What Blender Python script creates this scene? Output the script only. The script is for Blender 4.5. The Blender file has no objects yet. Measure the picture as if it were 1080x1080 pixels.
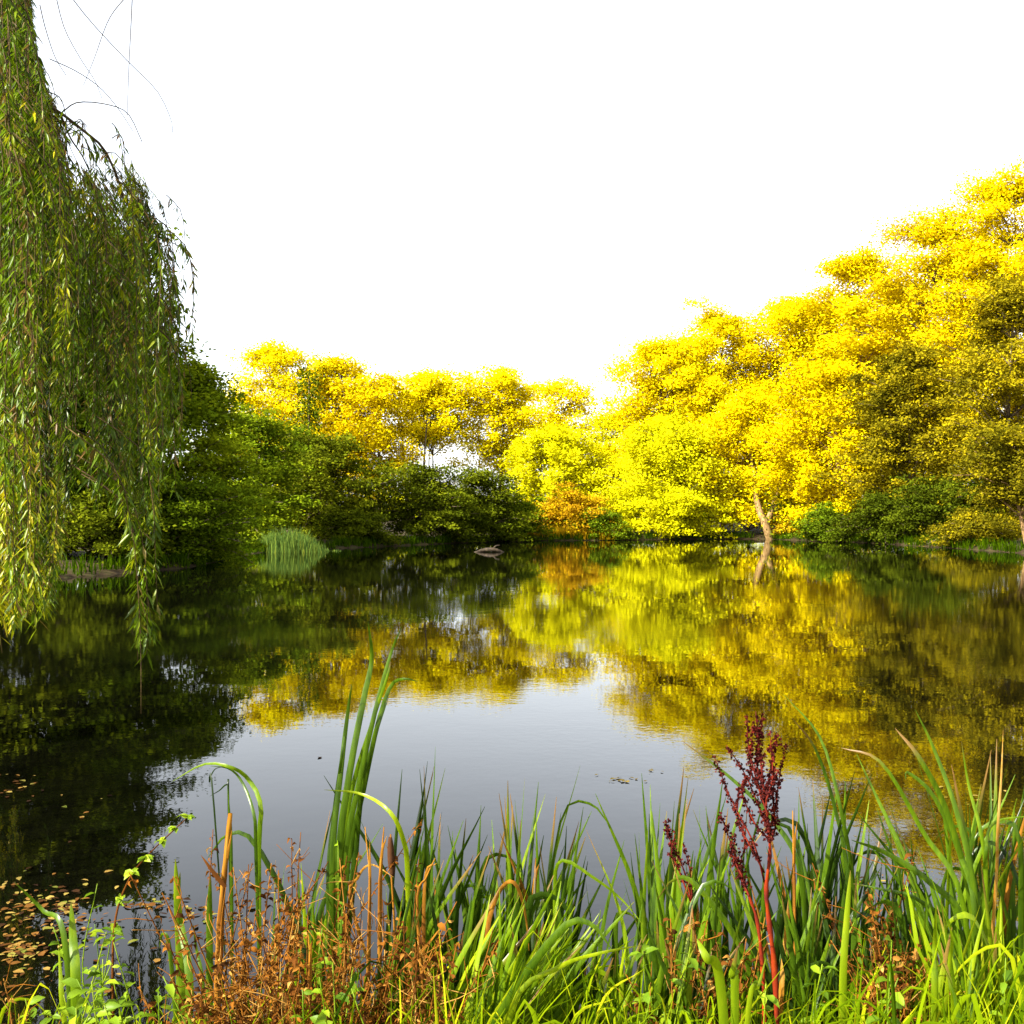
import bpy, math, random
import numpy as np
random.seed(4)
from mathutils import Vector

C = bpy.context.scene
R = math.radians
COL = C.collection

# ------------------------------------------------------------------ camera
EYE, F, HZ = 2.0, 1100.0, 540.0          # eye height above the water, focal length in photo pixels
cam_d = bpy.data.cameras.new('camera')
cam = bpy.data.objects.new('camera', cam_d)
COL.objects.link(cam)
cam.location = (0, 0, EYE)
cam.rotation_euler = (R(90), 0, 0)
cam_d.sensor_fit = 'HORIZONTAL'
cam_d.sensor_width = 36
cam_d.lens = 36 * F / 1080
cam_d.clip_start = 0.05
cam_d.clip_end = 3000
C.camera = cam

# ------------------------------------------------------------------ sky, sun, exposure
SUN_EL, SUN_AZ = R(36), R(-122)          # azimuth from +Y, clockwise positive
w = bpy.data.worlds.new('World')
C.world = w
w.use_nodes = True
nt = w.node_tree
nt.nodes.clear()
sky = nt.nodes.new('ShaderNodeTexSky')
sky.sky_type = 'NISHITA'
sky.sun_disc = False
sky.sun_elevation = SUN_EL
sky.sun_rotation = SUN_AZ
sky.air_density = 1.0
sky.dust_density = 2.0
sky.ozone_density = 1.0
hs = nt.nodes.new('ShaderNodeHueSaturation')
hs.inputs['Saturation'].default_value = 0.28     # thin white high cloud
bg = nt.nodes.new('ShaderNodeBackground')
bg.inputs['Strength'].default_value = 0.14
wo = nt.nodes.new('ShaderNodeOutputWorld')
nt.links.new(sky.outputs[0], hs.inputs['Color'])
nt.links.new(hs.outputs[0], bg.inputs[0])
nt.links.new(bg.outputs[0], wo.inputs[0])

sl = bpy.data.lights.new('sun', 'SUN')
sl.energy = 5.0
sl.angle = R(0.5)
sl.color = (1.0, 0.93, 0.80)
so = bpy.data.objects.new('sun', sl)
COL.objects.link(so)
sd_ = Vector((math.sin(SUN_AZ) * math.cos(SUN_EL), math.cos(SUN_AZ) * math.cos(SUN_EL), math.sin(SUN_EL)))
so.rotation_euler = sd_.to_track_quat('Z', 'Y').to_euler()
so.location = sd_ * 100

C.view_settings.view_transform = 'Standard'
C.view_settings.look = 'None'
C.view_settings.gamma = 1
C.view_settings.use_curve_mapping = False
C.view_settings.exposure = 1.85
C.cycles.max_bounces = 8
C.cycles.transparent_max_bounces = 4

# ------------------------------------------------------------------ helpers
def at(px, py, d):
    """a photo pixel at distance d as a point in the world"""
    return np.array([(px - 540) / F * d, d, EYE - (py - HZ) / F * d])

def mesh_obj(name, V, faces, mat, parent=None, tint=None, smooth=False, dry=None):
    """V (n,3); faces: list of (m,k) int arrays; tint: per-vertex float"""
    me = bpy.data.meshes.new(name)
    V = np.asarray(V, dtype=np.float32)
    faces = [np.asarray(f, dtype=np.int32) for f in faces if len(f)]
    me.vertices.add(len(V))
    me.vertices.foreach_set('co', V.ravel())
    loops = np.concatenate([f.ravel() for f in faces])
    tot = np.concatenate([np.full(len(f), f.shape[1], np.int32) for f in faces])
    st = np.concatenate([[0], np.cumsum(tot)[:-1]]).astype(np.int32)
    me.loops.add(len(loops))
    me.loops.foreach_set('vertex_index', loops)
    me.polygons.add(len(tot))
    me.polygons.foreach_set('loop_start', st)
    me.polygons.foreach_set('loop_total', tot)
    if smooth:
        me.polygons.foreach_set('use_smooth', np.ones(len(tot), bool))
    if tint is not None:
        a = me.attributes.new('tint', 'FLOAT', 'POINT')
        a.data.foreach_set('value', np.asarray(tint, dtype=np.float32))
    if dry is not None:
        a = me.attributes.new('dry', 'FLOAT', 'POINT')
        a.data.foreach_set('value', np.asarray(dry, dtype=np.float32))
    me.update(calc_edges=True)
    me.materials.append(mat)
    o = bpy.data.objects.new(name, me)
    COL.objects.link(o)
    if parent:
        o.parent = parent
        o.location = -Vector(parent.location)
        # vertices are in world space; keep them there whatever the parent's place
    return o

def thing(name, label, cat, loc, group=None):
    o = bpy.data.objects.new(name, None)
    o.empty_display_size = 0.1
    COL.objects.link(o)
    o.location = tuple(float(v) for v in loc)
    o['label'] = label
    o['category'] = cat
    if group:
        o['group'] = group
    return o

def tag(o, label=None, cat=None, group=None, kind=None):
    for k, v in (('label', label), ('category', cat), ('group', group), ('kind', kind)):
        if v:
            o[k] = v
    return o

class MB:
    """collects pieces into one mesh"""
    def __init__(s):
        s.V, s.F, s.T, s.n = [], {}, [], 0
    def add(s, V, F, tint=0.5):
        V = np.asarray(V, float)
        for f in F:
            f = np.asarray(f)
            if len(f):
                s.F.setdefault(f.shape[1], []).append(f + s.n)
        s.V.append(V)
        s.T.append(np.full(len(V), tint) if np.isscalar(tint) else np.asarray(tint, float))
        s.n += len(V)
    def build(s, name, mat, parent=None, smooth=False):
        return mesh_obj(name, np.concatenate(s.V), [np.concatenate(f) for f in s.F.values()], mat, parent,
                        np.concatenate(s.T), smooth)

def spline(P, n):
    """Catmull-Rom through P, n samples"""
    P = np.asarray(P, float)
    if len(P) == 2:
        t = np.linspace(0, 1, n)[:, None]
        return P[0] * (1 - t) + P[1] * t
    Q = np.vstack([2 * P[0] - P[1], P, 2 * P[-1] - P[-2]])
    out = []
    for t in np.linspace(0, len(P) - 1 - 1e-6, n):
        i = int(t); u = t - i
        a, b, c, d = Q[i], Q[i + 1], Q[i + 2], Q[i + 3]
        out.append(.5 * (2 * b + (c - a) * u + (2 * a - 5 * b + 4 * c - d) * u * u + (3 * b - a - 3 * c + d) * u ** 3))
    return np.array(out)

def nrm(v):
    return v / np.maximum(np.linalg.norm(v, axis=-1, keepdims=True), 1e-9)

def tube(P, rad, k=6):
    P = np.asarray(P, float); n = len(P)
    rad = np.broadcast_to(np.asarray(rad, float), (n,))
    T = nrm(np.gradient(P, axis=0))
    ref = np.array([0.31, 0.17, 0.93]) if abs(T[0, 2]) < .9 else np.array([1, .1, .05])
    U = nrm(np.cross(T, ref)); W = np.cross(T, U)
    a = np.arange(k) * 2 * math.pi / k
    V = (P[:, None] + rad[:, None, None] * (np.cos(a)[None, :, None] * U[:, None] + np.sin(a)[None, :, None] * W[:, None])).reshape(-1, 3)
    i, j = np.meshgrid(np.arange(n - 1), np.arange(k), indexing='ij')
    i, j = i.ravel(), j.ravel()
    q = np.stack([i * k + j, i * k + (j + 1) % k, (i + 1) * k + (j + 1) % k, (i + 1) * k + j], 1)
    V = np.vstack([V, P[0], P[-1]])
    j = np.arange(k)
    c0 = np.stack([(j + 1) % k, j, np.full(k, n * k)], 1)
    c1 = np.stack([(n - 1) * k + j, (n - 1) * k + (j + 1) % k, np.full(k, n * k + 1)], 1)
    return V, [q, np.vstack([c0, c1])]

def blade(P, width, face, n=10, fold=.18, base=.55, tip=1.6, twist=0.0):
    """a folded strap leaf along control points P; face: rough facing direction"""
    P = spline(P, n)
    T = nrm(np.gradient(P, axis=0))
    face = np.asarray(face, float)
    t = np.linspace(0, 1, n)
    S = nrm(np.cross(T, face))
    N = np.cross(S, T)
    if twist:
        a = (t * twist)[:, None]
        S, N = S * np.cos(a) + N * np.sin(a), N * np.cos(a) - S * np.sin(a)
    wd = width * np.minimum(1, base + t * 2.2) * (1 - t ** tip * .97) ** .8
    wd = wd[:, None] * .5
    V = np.stack([P - S * wd, P + N * wd * fold * 2, P + S * wd], 1).reshape(-1, 3)
    i = np.arange(n - 1) * 3
    q = np.vstack([np.stack([i, i + 1, i + 4, i + 3], 1), np.stack([i + 1, i + 2, i + 5, i + 4], 1)])
    return V, [q], np.repeat(t, 3)

def leaf_quads(Cc, A, N, ln, wd, fold=.0):
    """many leaves: centres, long axes, normals; each a 4-point folded rhombus"""
    A = nrm(A)
    B = nrm(np.cross(N, A)); N = np.cross(A, B)
    ln = np.broadcast_to(np.asarray(ln, float).reshape(-1, 1), (len(Cc), 1))
    wd = np.broadcast_to(np.asarray(wd, float).reshape(-1, 1), (len(Cc), 1))
    mid = Cc - A * ln * .08
    V = np.stack([Cc - A * ln * .5, mid + B * wd * .5 + N * wd * fold, Cc + A * ln * .5, mid - B * wd * .5 + N * wd * fold], 1).reshape(-1, 3)
    i = np.arange(len(Cc)) * 4
    if fold:
        f = np.vstack([np.stack([i, i + 1, i + 2], 1), np.stack([i, i + 2, i + 3], 1)])
    else:
        f = np.stack([i, i + 1, i + 2, i + 3], 1)
    return V, f

def leaf_oval(Cc, A, N, ln, wd, fold=.2, curl=.0):
    """broad leaves with a midrib and a pointed tip, 8 points each"""
    A = nrm(A); B = nrm(np.cross(N, A)); N = np.cross(A, B); n = len(Cc)
    ln = np.broadcast_to(np.asarray(ln, float).reshape(-1, 1), (n, 1)); wd = np.broadcast_to(np.asarray(wd, float).reshape(-1, 1), (n, 1))
    m1 = Cc - A * ln * .22 + N * ln * curl * .5; m2 = Cc + A * ln * .16 + N * ln * curl * .5; tip = Cc + A * ln * .5 - N * ln * curl
    up = N * wd * fold
    V = np.stack([Cc - A * ln * .5, tip, m1, m2, m1 + B * wd * .46 + up, m2 + B * wd * .40 + up, m1 - B * wd * .46 + up, m2 - B * wd * .40 + up], 1).reshape(-1, 3)
    i = np.arange(n) * 8
    f4 = np.vstack([np.stack([i + 4, i + 5, i + 3, i + 2], 1), np.stack([i + 2, i + 3, i + 7, i + 6], 1)])
    f3 = np.vstack([np.stack(q, 1) for q in ((i, i + 4, i + 2), (i, i + 2, i + 6), (i + 5, i + 1, i + 3), (i + 3, i + 1, i + 7))])
    return V, f4, f3

# ------------------------------------------------------------------ materials
def ramp(nt, cols, pos=None):
    r = nt.nodes.new('ShaderNodeValToRGB')
    e = r.color_ramp.elements
    pos = pos or [i / (len(cols) - 1) for i in range(len(cols))]
    while len(e) < len(cols):
        e.new(.5)
    for el, c, p in zip(e, cols, pos):
        el.position = p; el.color = (*c, 1)
    return r

def leaf_mat(name, cols, trans=.3, stretch=None, gloss=.0, rough=.45, nscale=.35, namt=.5, pos=None, tcol=1.25):
    m = bpy.data.materials.new(name); m.use_nodes = True
    nt = m.node_tree; nt.nodes.clear(); L = nt.links.new
    at_ = nt.nodes.new('ShaderNodeAttribute'); at_.attribute_name = 'tint'
    co = nt.nodes.new('ShaderNodeNewGeometry')
    no = nt.nodes.new('ShaderNodeTexNoise'); no.inputs['Scale'].default_value = nscale; no.inputs['Detail'].default_value = 3
    if stretch:                           # fine veins along the leaf
        mp = nt.nodes.new('ShaderNodeMapping'); mp.inputs['Scale'].default_value = stretch
        L(co.outputs['Position'], mp.inputs[0]); L(mp.outputs[0], no.inputs['Vector'])
    else:
        L(co.outputs['Position'], no.inputs['Vector'])
    mm = nt.nodes.new('ShaderNodeMath'); mm.operation = 'MULTIPLY_ADD'
    mm.inputs[1].default_value = namt; mm.inputs[2].default_value = -namt * .5
    L(no.outputs[0], mm.inputs[0])
    ad = nt.nodes.new('ShaderNodeMath'); ad.operation = 'ADD'; ad.use_clamp = True
    L(at_.outputs['Fac'], ad.inputs[0]); L(mm.outputs[0], ad.inputs[1])
    r = ramp(nt, cols, pos)
    L(ad.outputs[0], r.inputs[0])
    dy = nt.nodes.new('ShaderNodeAttribute'); dy.attribute_name = 'dry'
    mxc = nt.nodes.new('ShaderNodeMix'); mxc.data_type = 'RGBA'
    L(dy.outputs['Fac'], mxc.inputs[0]); L(r.outputs[0], mxc.inputs[6]); mxc.inputs[7].default_value = (.16, .085, .022, 1)
    col = mxc.outputs[2]
    d = nt.nodes.new('ShaderNodeBsdfDiffuse'); L(col, d.inputs[0])
    t = nt.nodes.new('ShaderNodeBsdfTranslucent')
    h = nt.nodes.new('ShaderNodeHueSaturation'); h.inputs['Value'].default_value = tcol
    L(col, h.inputs['Color']); L(h.outputs[0], t.inputs[0])
    mx = nt.nodes.new('ShaderNodeMixShader'); mx.inputs[0].default_value = trans
    L(d.outputs[0], mx.inputs[1]); L(t.outputs[0], mx.inputs[2])
    out = nt.nodes.new('ShaderNodeOutputMaterial')
    if gloss:
        g = nt.nodes.new('ShaderNodeBsdfGlossy'); g.inputs['Roughness'].default_value = rough
        m2 = nt.nodes.new('ShaderNodeMixShader')
        m2.inputs[0].default_value = gloss * .10
        L(mx.outputs[0], m2.inputs[1]); L(g.outputs[0], m2.inputs[2])
        L(m2.outputs[0], out.inputs[0])
    else:
        L(mx.outputs[0], out.inputs[0])
    return m

def rough_mat(name, cols, scale=8, rough=.9, bump=.3, stretch=(1, 1, 1), detail=6):
    m = bpy.data.materials.new(name); m.use_nodes = True
    nt = m.node_tree; L = nt.links.new
    p = nt.nodes['Principled BSDF']; p.inputs['Roughness'].default_value = rough
    p.inputs['Specular IOR Level'].default_value = .12
    g = nt.nodes.new('ShaderNodeNewGeometry')
    mp = nt.nodes.new('ShaderNodeMapping'); mp.inputs['Scale'].default_value = stretch
    no = nt.nodes.new('ShaderNodeTexNoise'); no.inputs['Scale'].default_value = scale; no.inputs['Detail'].default_value = detail
    r = ramp(nt, cols, [.3 + .4 * i / (len(cols) - 1) for i in range(len(cols))])
    b = nt.nodes.new('ShaderNodeBump'); b.inputs['Strength'].default_value = bump; b.inputs['Distance'].default_value = .03
    L(g.outputs['Position'], mp.inputs[0]); L(mp.outputs[0], no.inputs['Vector'])
    L(no.outputs[0], r.inputs[0]); L(r.outputs[0], p.inputs['Base Color'])
    L(no.outputs[0], b.inputs['Height']); L(b.outputs[0], p.inputs['Normal'])
    return m

M = {}
M['yellow'] = leaf_mat('yellow_leaf', [(.20, .12, .001), (.55, .43, .001), (.64, .53, .002), (.66, .58, .004)], .2, namt=.6, nscale=.45)
M['gold'] = leaf_mat('gold_leaf', [(.25, .16, .002), (.48, .37, .002), (.58, .45, .002), (.60, .53, .004)], .2, namt=.6, nscale=.45)
M['lime'] = leaf_mat('lime_leaf', [(.10, .14, .002), (.33, .34, .002), (.54, .51, .003), (.60, .56, .005)], .22, namt=.5, nscale=.45)
M['olive'] = leaf_mat('olive_shade_leaf', [(.022, .026, .003), (.06, .058, .003), (.15, .125, .004), (.32, .25, .004)], .25)  # olive leaves, kept dark so the colour carries the right bank's shade
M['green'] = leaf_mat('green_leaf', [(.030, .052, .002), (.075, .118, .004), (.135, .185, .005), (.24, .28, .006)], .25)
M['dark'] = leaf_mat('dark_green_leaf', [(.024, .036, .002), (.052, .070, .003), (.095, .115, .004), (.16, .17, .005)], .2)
M['rust'] = leaf_mat('rust_leaf', [(.14, .06, .003), (.30, .16, .004), (.42, .27, .004), (.46, .36, .006)], .3)
M['bright_green'] = leaf_mat('bright_green_leaf', [(.03, .07, .004), (.07, .14, .005), (.14, .22, .006), (.24, .30, .010)], .3)
M['willow'] = leaf_mat('willow_leaf', [(.010, .019, .001), (.034, .062, .001), (.090, .148, .002), (.22, .23, .003), (.42, .33, .005)], .35, gloss=.15, rough=.35,
                       nscale=2.2, namt=.5)
M['blade'] = leaf_mat('reed_blade', [(.008, .018, .002), (.026, .056, .002), (.068, .125, .003), (.17, .23, .005)], .35, gloss=.2, rough=.35, stretch=(11, 11, .9), nscale=7, namt=.8)
M['blade_pale'] = leaf_mat('pale_reed_blade', [(.035, .075, .002), (.095, .165, .002), (.19, .26, .003), (.32, .34, .008)], .4, gloss=.2, rough=.35, stretch=(11, 11, .9), nscale=7, namt=.7)
M['blade_dry'] = leaf_mat('dry_blade', [(.05, .02, .006), (.15, .06, .009), (.29, .13, .014), (.36, .25, .07)], .2, stretch=(11, 11, .9), nscale=8, namt=.9)
M['grass'] = leaf_mat('bank_grass_blade', [(.012, .028, .001), (.050, .092, .001), (.14, .20, .002), (.29, .30, .006)], .4, nscale=4, namt=.6)
M['weed'] = leaf_mat('weed_leaf', [(.05, .10, .005), (.11, .19, .007), (.19, .27, .009), (.28, .33, .015)], .4, gloss=.1, nscale=12, namt=.3)
M['dead'] = leaf_mat('dead_leaf', [(.030, .012, .004), (.085, .030, .006), (.19, .072, .009), (.36, .21, .05)], .2, nscale=12, namt=.6)
M['dock'] = leaf_mat('dock_red', [(.026, .006, .006), (.065, .010, .008), (.15, .018, .005), (.30, .062, .006)], .03, gloss=0, nscale=25, namt=.6)
M['seed'] = leaf_mat('cattail_seed', [(.025, .012, .006), (.05, .022, .010), (.09, .04, .015)], .0, nscale=60, namt=.5)
M['litter'] = leaf_mat('floating_leaf', [(.02, .010, .005), (.075, .030, .007), (.16, .075, .015), (.24, .17, .04), (.08, .10, .012)], .1, gloss=.1, nscale=20, namt=.3)
M['far_reed'] = leaf_mat('far_reed_blade', [(.035, .065, .012), (.06, .11, .02), (.11, .16, .022), (.28, .28, .03)], .3)
M['bark'] = rough_mat('bark', [(.05, .035, .02), (.11, .08, .05), (.20, .15, .09)], 14, .9, .6, (1, 1, .25))
M['pale_bark'] = rough_mat('pale_bark', [(.09, .05, .02), (.18, .11, .04), (.27, .18, .075)], 10, .85, .5, (1, 1, .3))
M['twig'] = rough_mat('willow_twig', [(.03, .018, .008), (.06, .038, .012), (.10, .07, .02)], 20, .7, .2)
M['log'] = rough_mat('wet_log', [(.018, .012, .008), (.035, .025, .015), (.07, .05, .03)], 9, .6, .7)
M['ground'] = rough_mat('ground', [(.012, .008, .004), (.028, .018, .008), (.045, .034, .012), (.025, .035, .008)], 3, .95, .6)

m = bpy.data.materials.new('pond_water'); m.use_nodes = True
nt = m.node_tree; L = nt.links.new
p = nt.nodes['Principled BSDF']
p.inputs['Base Color'].default_value = (.0016, .0018, .0008, 1)
p.inputs['Roughness'].default_value = .006
p.inputs['IOR'].default_value = 1.33
g = nt.nodes.new('ShaderNodeNewGeometry')
n1 = nt.nodes.new('ShaderNodeTexNoise'); n1.inputs['Scale'].default_value = 1.6; n1.inputs['Detail'].default_value = 2
n2 = nt.nodes.new('ShaderNodeTexNoise'); n2.inputs['Scale'].default_value = 11; n2.inputs['Detail'].default_value = 2
n3 = nt.nodes.new('ShaderNodeTexNoise'); n3.inputs['Scale'].default_value = .16; n3.inputs['Detail'].default_value = 2
for n in (n1, n2, n3):
    L(g.outputs['Position'], n.inputs['Vector'])
r3 = ramp(nt, [(.15, .15, .15), (1, 1, 1)], [.42, .62]); L(n3.outputs[0], r3.inputs[0])
mu = nt.nodes.new('ShaderNodeMath'); mu.operation = 'MULTIPLY'; L(n2.outputs[0], mu.inputs[0]); L(r3.outputs[0], mu.inputs[1])
b1 = nt.nodes.new('ShaderNodeBump'); b1.inputs['Strength'].default_value = 1; b1.inputs['Distance'].default_value = .0013
b2 = nt.nodes.new('ShaderNodeBump'); b2.inputs['Strength'].default_value = 1; b2.inputs['Distance'].default_value = .0007
L(n1.outputs[0], b1.inputs['Height']); L(mu.outputs[0], b2.inputs['Height'])
L(b1.outputs[0], b2.inputs['Normal']); L(b2.outputs[0], p.inputs['Normal'])
M['water'] = m

# ------------------------------------------------------------------ terrain and water
SHORE = np.array([(-2.2, 3.9), (-4.0, 4.2), (-5.2, 5.2), (-6.2, 8.0), (-9.5, 12.5), (-14, 20), (-15, 27), (-13, 33), (-11.5, 37.5), (-12.2, 46),
                  (-12.3, 53), (-8.5, 58.5), (-3.6, 67), (1.3, 72.5), (6.6, 73.5), (12.9, 77), (18.5, 77), (22.6, 69), (24.2, 58.5), (24.6, 51),
                  (26.5, 42), (25, 25), (19, 13), (11, 6.5), (6, 4.6), (2.6, 4.15), (0.8, 4.3), (-0.8, 4.05)], float)

def shore_dist(X, Y):
    """signed distance to the shoreline, positive on land"""
    X = np.asarray(X, float); Y = np.asarray(Y, float)
    best = np.full(X.shape, 1e9); inside = np.zeros(X.shape, bool)
    n = len(SHORE)
    for i in range(n):
        a, b = SHORE[i], SHORE[(i + 1) % n]
        e = b - a
        t = np.clip(((X - a[0]) * e[0] + (Y - a[1]) * e[1]) / (e @ e), 0, 1)
        best = np.minimum(best, np.hypot(X - a[0] - t * e[0], Y - a[1] - t * e[1]))
        c = ((a[1] > Y) != (b[1] > Y)) & (X < (b[0] - a[0]) * (Y - a[1]) / (b[1] - a[1] + 1e-12) + a[0])
        inside ^= c
    return np.where(inside, -best, best)

def ground_z(X, Y):
    X = np.asarray(X, float); Y = np.asarray(Y, float)
    s = shore_dist(X, Y)
    wob = .05 * np.sin(X * 2.1 + Y * .7) * np.sin(Y * 1.7 - X * .6) + .04 * np.sin(X * 5.3 + 1) * np.sin(Y * 4.7)
    out = .34 * (1 - np.exp(-np.maximum(s, 0) / .9)) + .012 * np.maximum(s, 0) + wob * np.clip(s / 1.0, 0, 1)
    return np.where(s > 0, np.minimum(out, 3.5), np.maximum(-1.4, s * .4))

xs = np.concatenate([np.linspace(-900, -120, 14), np.arange(-100, -45, 5), np.arange(-45, -8, 1.0), np.arange(-8, 8, .2), np.arange(8, 45, 1.0), np.arange(45, 101, 5), np.linspace(120, 900, 14)])
ys = np.concatenate([np.linspace(-500, -60, 9), np.arange(-50, -5, 5), np.arange(-4, 8, .2), np.arange(8, 100, 1.0), np.arange(100, 151, 6), np.linspace(170, 1200, 14)])
X, Y = np.meshgrid(xs, ys, indexing='ij')
V = np.stack([X, Y, ground_z(X, Y)], -1).reshape(-1, 3)
i, j = np.meshgrid(np.arange(len(xs) - 1), np.arange(len(ys) - 1), indexing='ij')
i, j = i.ravel(), j.ravel(); k = len(ys)
tag(mesh_obj('ground', V, [np.stack([i * k + j, (i + 1) * k + j, (i + 1) * k + j + 1, i * k + j + 1], 1)], M['ground'], smooth=True), kind='structure')
tag(mesh_obj('pond_water', [(-30, 1, 0), (40, 1, 0), (40, 90, 0), (-30, 90, 0)], [np.array([[0, 1, 2, 3]])], M['water']), kind='structure')

# ------------------------------------------------------------------ trees
def prof(u, um=.38, low=.5):
    u = np.asarray(u, float)
    up = np.sqrt(np.maximum(0, 1 - (np.maximum(u - um, 0) / (1 - um)) ** 2.5))
    dn = 1 - low * ((um - u) / um) ** 2
    return np.where(u > um, up, dn)

def make_tree(name, label, cat, px, d, ytop, hw, leaf='yellow', zlow=1.5, boughs=34, per=7, nleaf=105, lsz=.2, spray=1.0, flat=.42,
              um=.38, low=.5, depth=.8, bark='bark', stems=1, group=None, seed=0, lean=0.0, droop=.25, trunk_r=None, rootpx=None, bias=0.0):
    rng = np.random.RandomState(seed + 17)
    x, y = (px - 540) / F * d, d
    rx, ry = ((rootpx if rootpx is not None else px) - 540) / F * d, d
    gz = float(ground_z(rx, ry))
    H = EYE - (ytop - HZ) / F * d
    Rw = hw / F * d
    wall = cat == 'tree' and d > 72      # the closed yellow wall of crowns
    boughs = int(boughs * (1.75 if wall else 1.35)); hw = hw * (1.1 if wall else 1); um = max(um, .45) if wall else um
    flat = .72 if wall else flat
    nleaf = int(nleaf * .95); spray = spray * .84; lsz = lsz * .92
    root = thing(name, label, cat, (rx, ry, gz), group)
    # trunk(s)
    tr = MB(); br = MB()
    axes = []
    r0 = trunk_r or (.010 * H + .04)
    for s in range(stems):
        off = rng.uniform(-.5, .5, 2) * (0 if stems == 1 else 1.2)
        top = np.array([x + off[0] * 2.2, y + off[1] * 2, H * (.9 if s == 0 else rng.uniform(.7, .88))])
        b = np.array([rx + off[0] * .5, ry + off[1] * .5, gz - .3])
        mid = b * .5 + top * .5 + np.array([rng.uniform(-.3, .3) + lean, rng.uniform(-.3, .3), 0]) * min(1, H / 9)
        q1 = b * .78 + mid * .22 + np.array([rng.uniform(-.1, .1), 0, 0])
        P = spline([b, q1, mid, top], 14)
        axes.append(P)
        rr = r0 * (.75 if stems > 1 else 1) * (1 - np.linspace(0, 1, 14) * .9)
        rr[0] *= 1.5; rr[1] *= 1.15
        tr.add(*tube(P, rr, 8))
    Cs, As, Ns, Ts = [], [], [], []
    ph = rng.uniform(0, 6.28, 6)
    for bi in range(boughs):
        u = (bi + rng.uniform(.1, .9)) / boughs
        u = u ** (.8 if wall else .92)
        th = bi * 2.39996 + rng.uniform(-.5, .5)
        lob = 1 + .16 * math.sin(3 * th + ph[0] + u * 5) + .13 * math.sin(5 * th + ph[1] - u * 9) + rng.uniform(-.26, .12)
        if wall:
            lob = 1 + (lob - 1) * .6
        rad = Rw * float(prof(u, um, low)) * lob
        zt = zlow + (H - zlow) * u
        zt += rng.normal(0, .05) * (H - zlow) * (u < .93)
        end = np.array([x + rad * math.cos(th), y + rad * depth * math.sin(th), zt])
        ax = axes[bi % len(axes)]
        zs = max(gz + .3, zt - rad * rng.uniform(.3, .65) - .3)
        k = int(np.argmin(abs(ax[:, 2] - zs)))
        st = ax[k]
        midp = st * .45 + end * .55 + np.array([0, 0, rad * .10 + .1])
        P = spline([st, midp, end], 9)
        br.add(*tube(P, np.linspace(max(.018, r0 * .32 * (1 - .6 * u)), .012, 9), 5))
        outd = nrm(end - np.array([x, y, zt]) + 1e-6)
        ts = .32 + .68 * (np.arange(per) + rng.uniform(0, 1, per)) / per
        bt = rng.normal(0, .07)
        for t in ts:
            c = P[min(8, int(t * 8.999))] + rng.normal(0, 1, 3) * np.array([.5, .5, .38]) * spray * (.6 + .5 * t)
            sz = spray * rng.uniform(.55, 1.05)
            n = max(12, int(nleaf * rng.uniform(.6, 1.2)))
            q = rng.normal(0, .5, (n, 3)); q /= np.maximum(1, np.linalg.norm(q, axis=1, keepdims=True) / 1.15)
            tang = np.array([-outd[1], outd[0], 0])
            dw = np.array([0, 0, -1.0])
            rdist = q[:, :1]
            pos = c + (q[:, :1] * 1.25 * outd + q[:, 1:2] * .95 * tang) * sz + np.array([0, 0, 1]) * q[:, 2:3] * flat * sz \
                + dw * droop * sz * (np.abs(q[:, :1]) * q[:, :1] * .6 + q[:, 1:2] ** 2 * .35)
            Cs.append(pos)
            nn = np.array([0, 0, .8]) + outd * .35 + rng.normal(0, .45, (n, 3))
            Ns.append(nrm(nn)); As.append(nrm(rng.normal(0, 1, (n, 3)) * np.array([1, 1, .45]) + outd * .4))
            Ts.append(np.clip(.5 + bias + bt + rng.normal(0, .08) + rng.normal(0, .13, n), 0, 1))
    Cs, As, Ns, Ts = map(np.concatenate, (Cs, As, Ns, Ts))
    keep = Cs[:, 2] > np.maximum(ground_z(Cs[:, 0], Cs[:, 1]), 0) + .06
    Cs, As, Ns, Ts = Cs[keep], As[keep], Ns[keep], Ts[keep]
    V, f = leaf_quads(Cs, As, Ns, lsz * rng.uniform(.7, 1.35, len(Cs)), lsz * .72 * rng.uniform(.7, 1.3, len(Cs)))
    mesh_obj('crown', V, [f], M[leaf], root, np.repeat(Ts, 4))
    tr.build('trunk', M[bark], root, True)
    br.build('branches', M[bark], root, True)
    return root

GY = 'yellow trees round the far bank'
GD = 'dark green trees on the left bank'
GS = 'bushes along the far shore'
T, B_ = 'tree', 'bush'
# ---- left bank, dark green, trees reaching the water
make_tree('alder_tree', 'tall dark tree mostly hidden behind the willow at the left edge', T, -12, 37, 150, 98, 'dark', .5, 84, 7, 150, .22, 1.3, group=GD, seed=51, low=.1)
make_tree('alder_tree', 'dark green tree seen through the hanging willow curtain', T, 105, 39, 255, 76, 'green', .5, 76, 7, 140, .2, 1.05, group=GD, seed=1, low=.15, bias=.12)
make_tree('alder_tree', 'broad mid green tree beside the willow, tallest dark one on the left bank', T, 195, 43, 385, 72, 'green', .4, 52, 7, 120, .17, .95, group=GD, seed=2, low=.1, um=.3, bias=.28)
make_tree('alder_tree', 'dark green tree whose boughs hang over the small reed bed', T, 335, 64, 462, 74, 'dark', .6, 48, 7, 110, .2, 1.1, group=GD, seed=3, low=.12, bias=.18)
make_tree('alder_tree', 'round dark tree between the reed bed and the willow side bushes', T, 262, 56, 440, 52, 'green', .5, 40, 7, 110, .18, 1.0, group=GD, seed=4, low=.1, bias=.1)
make_tree('shrub', 'low dark bush at the waterline below the broad mid green tree', B_, 205, 39.5, 510, 62, 'green', .15, 26, 6, 90, .14, .7, group=GS, seed=5, low=.05, um=.3)
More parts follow.
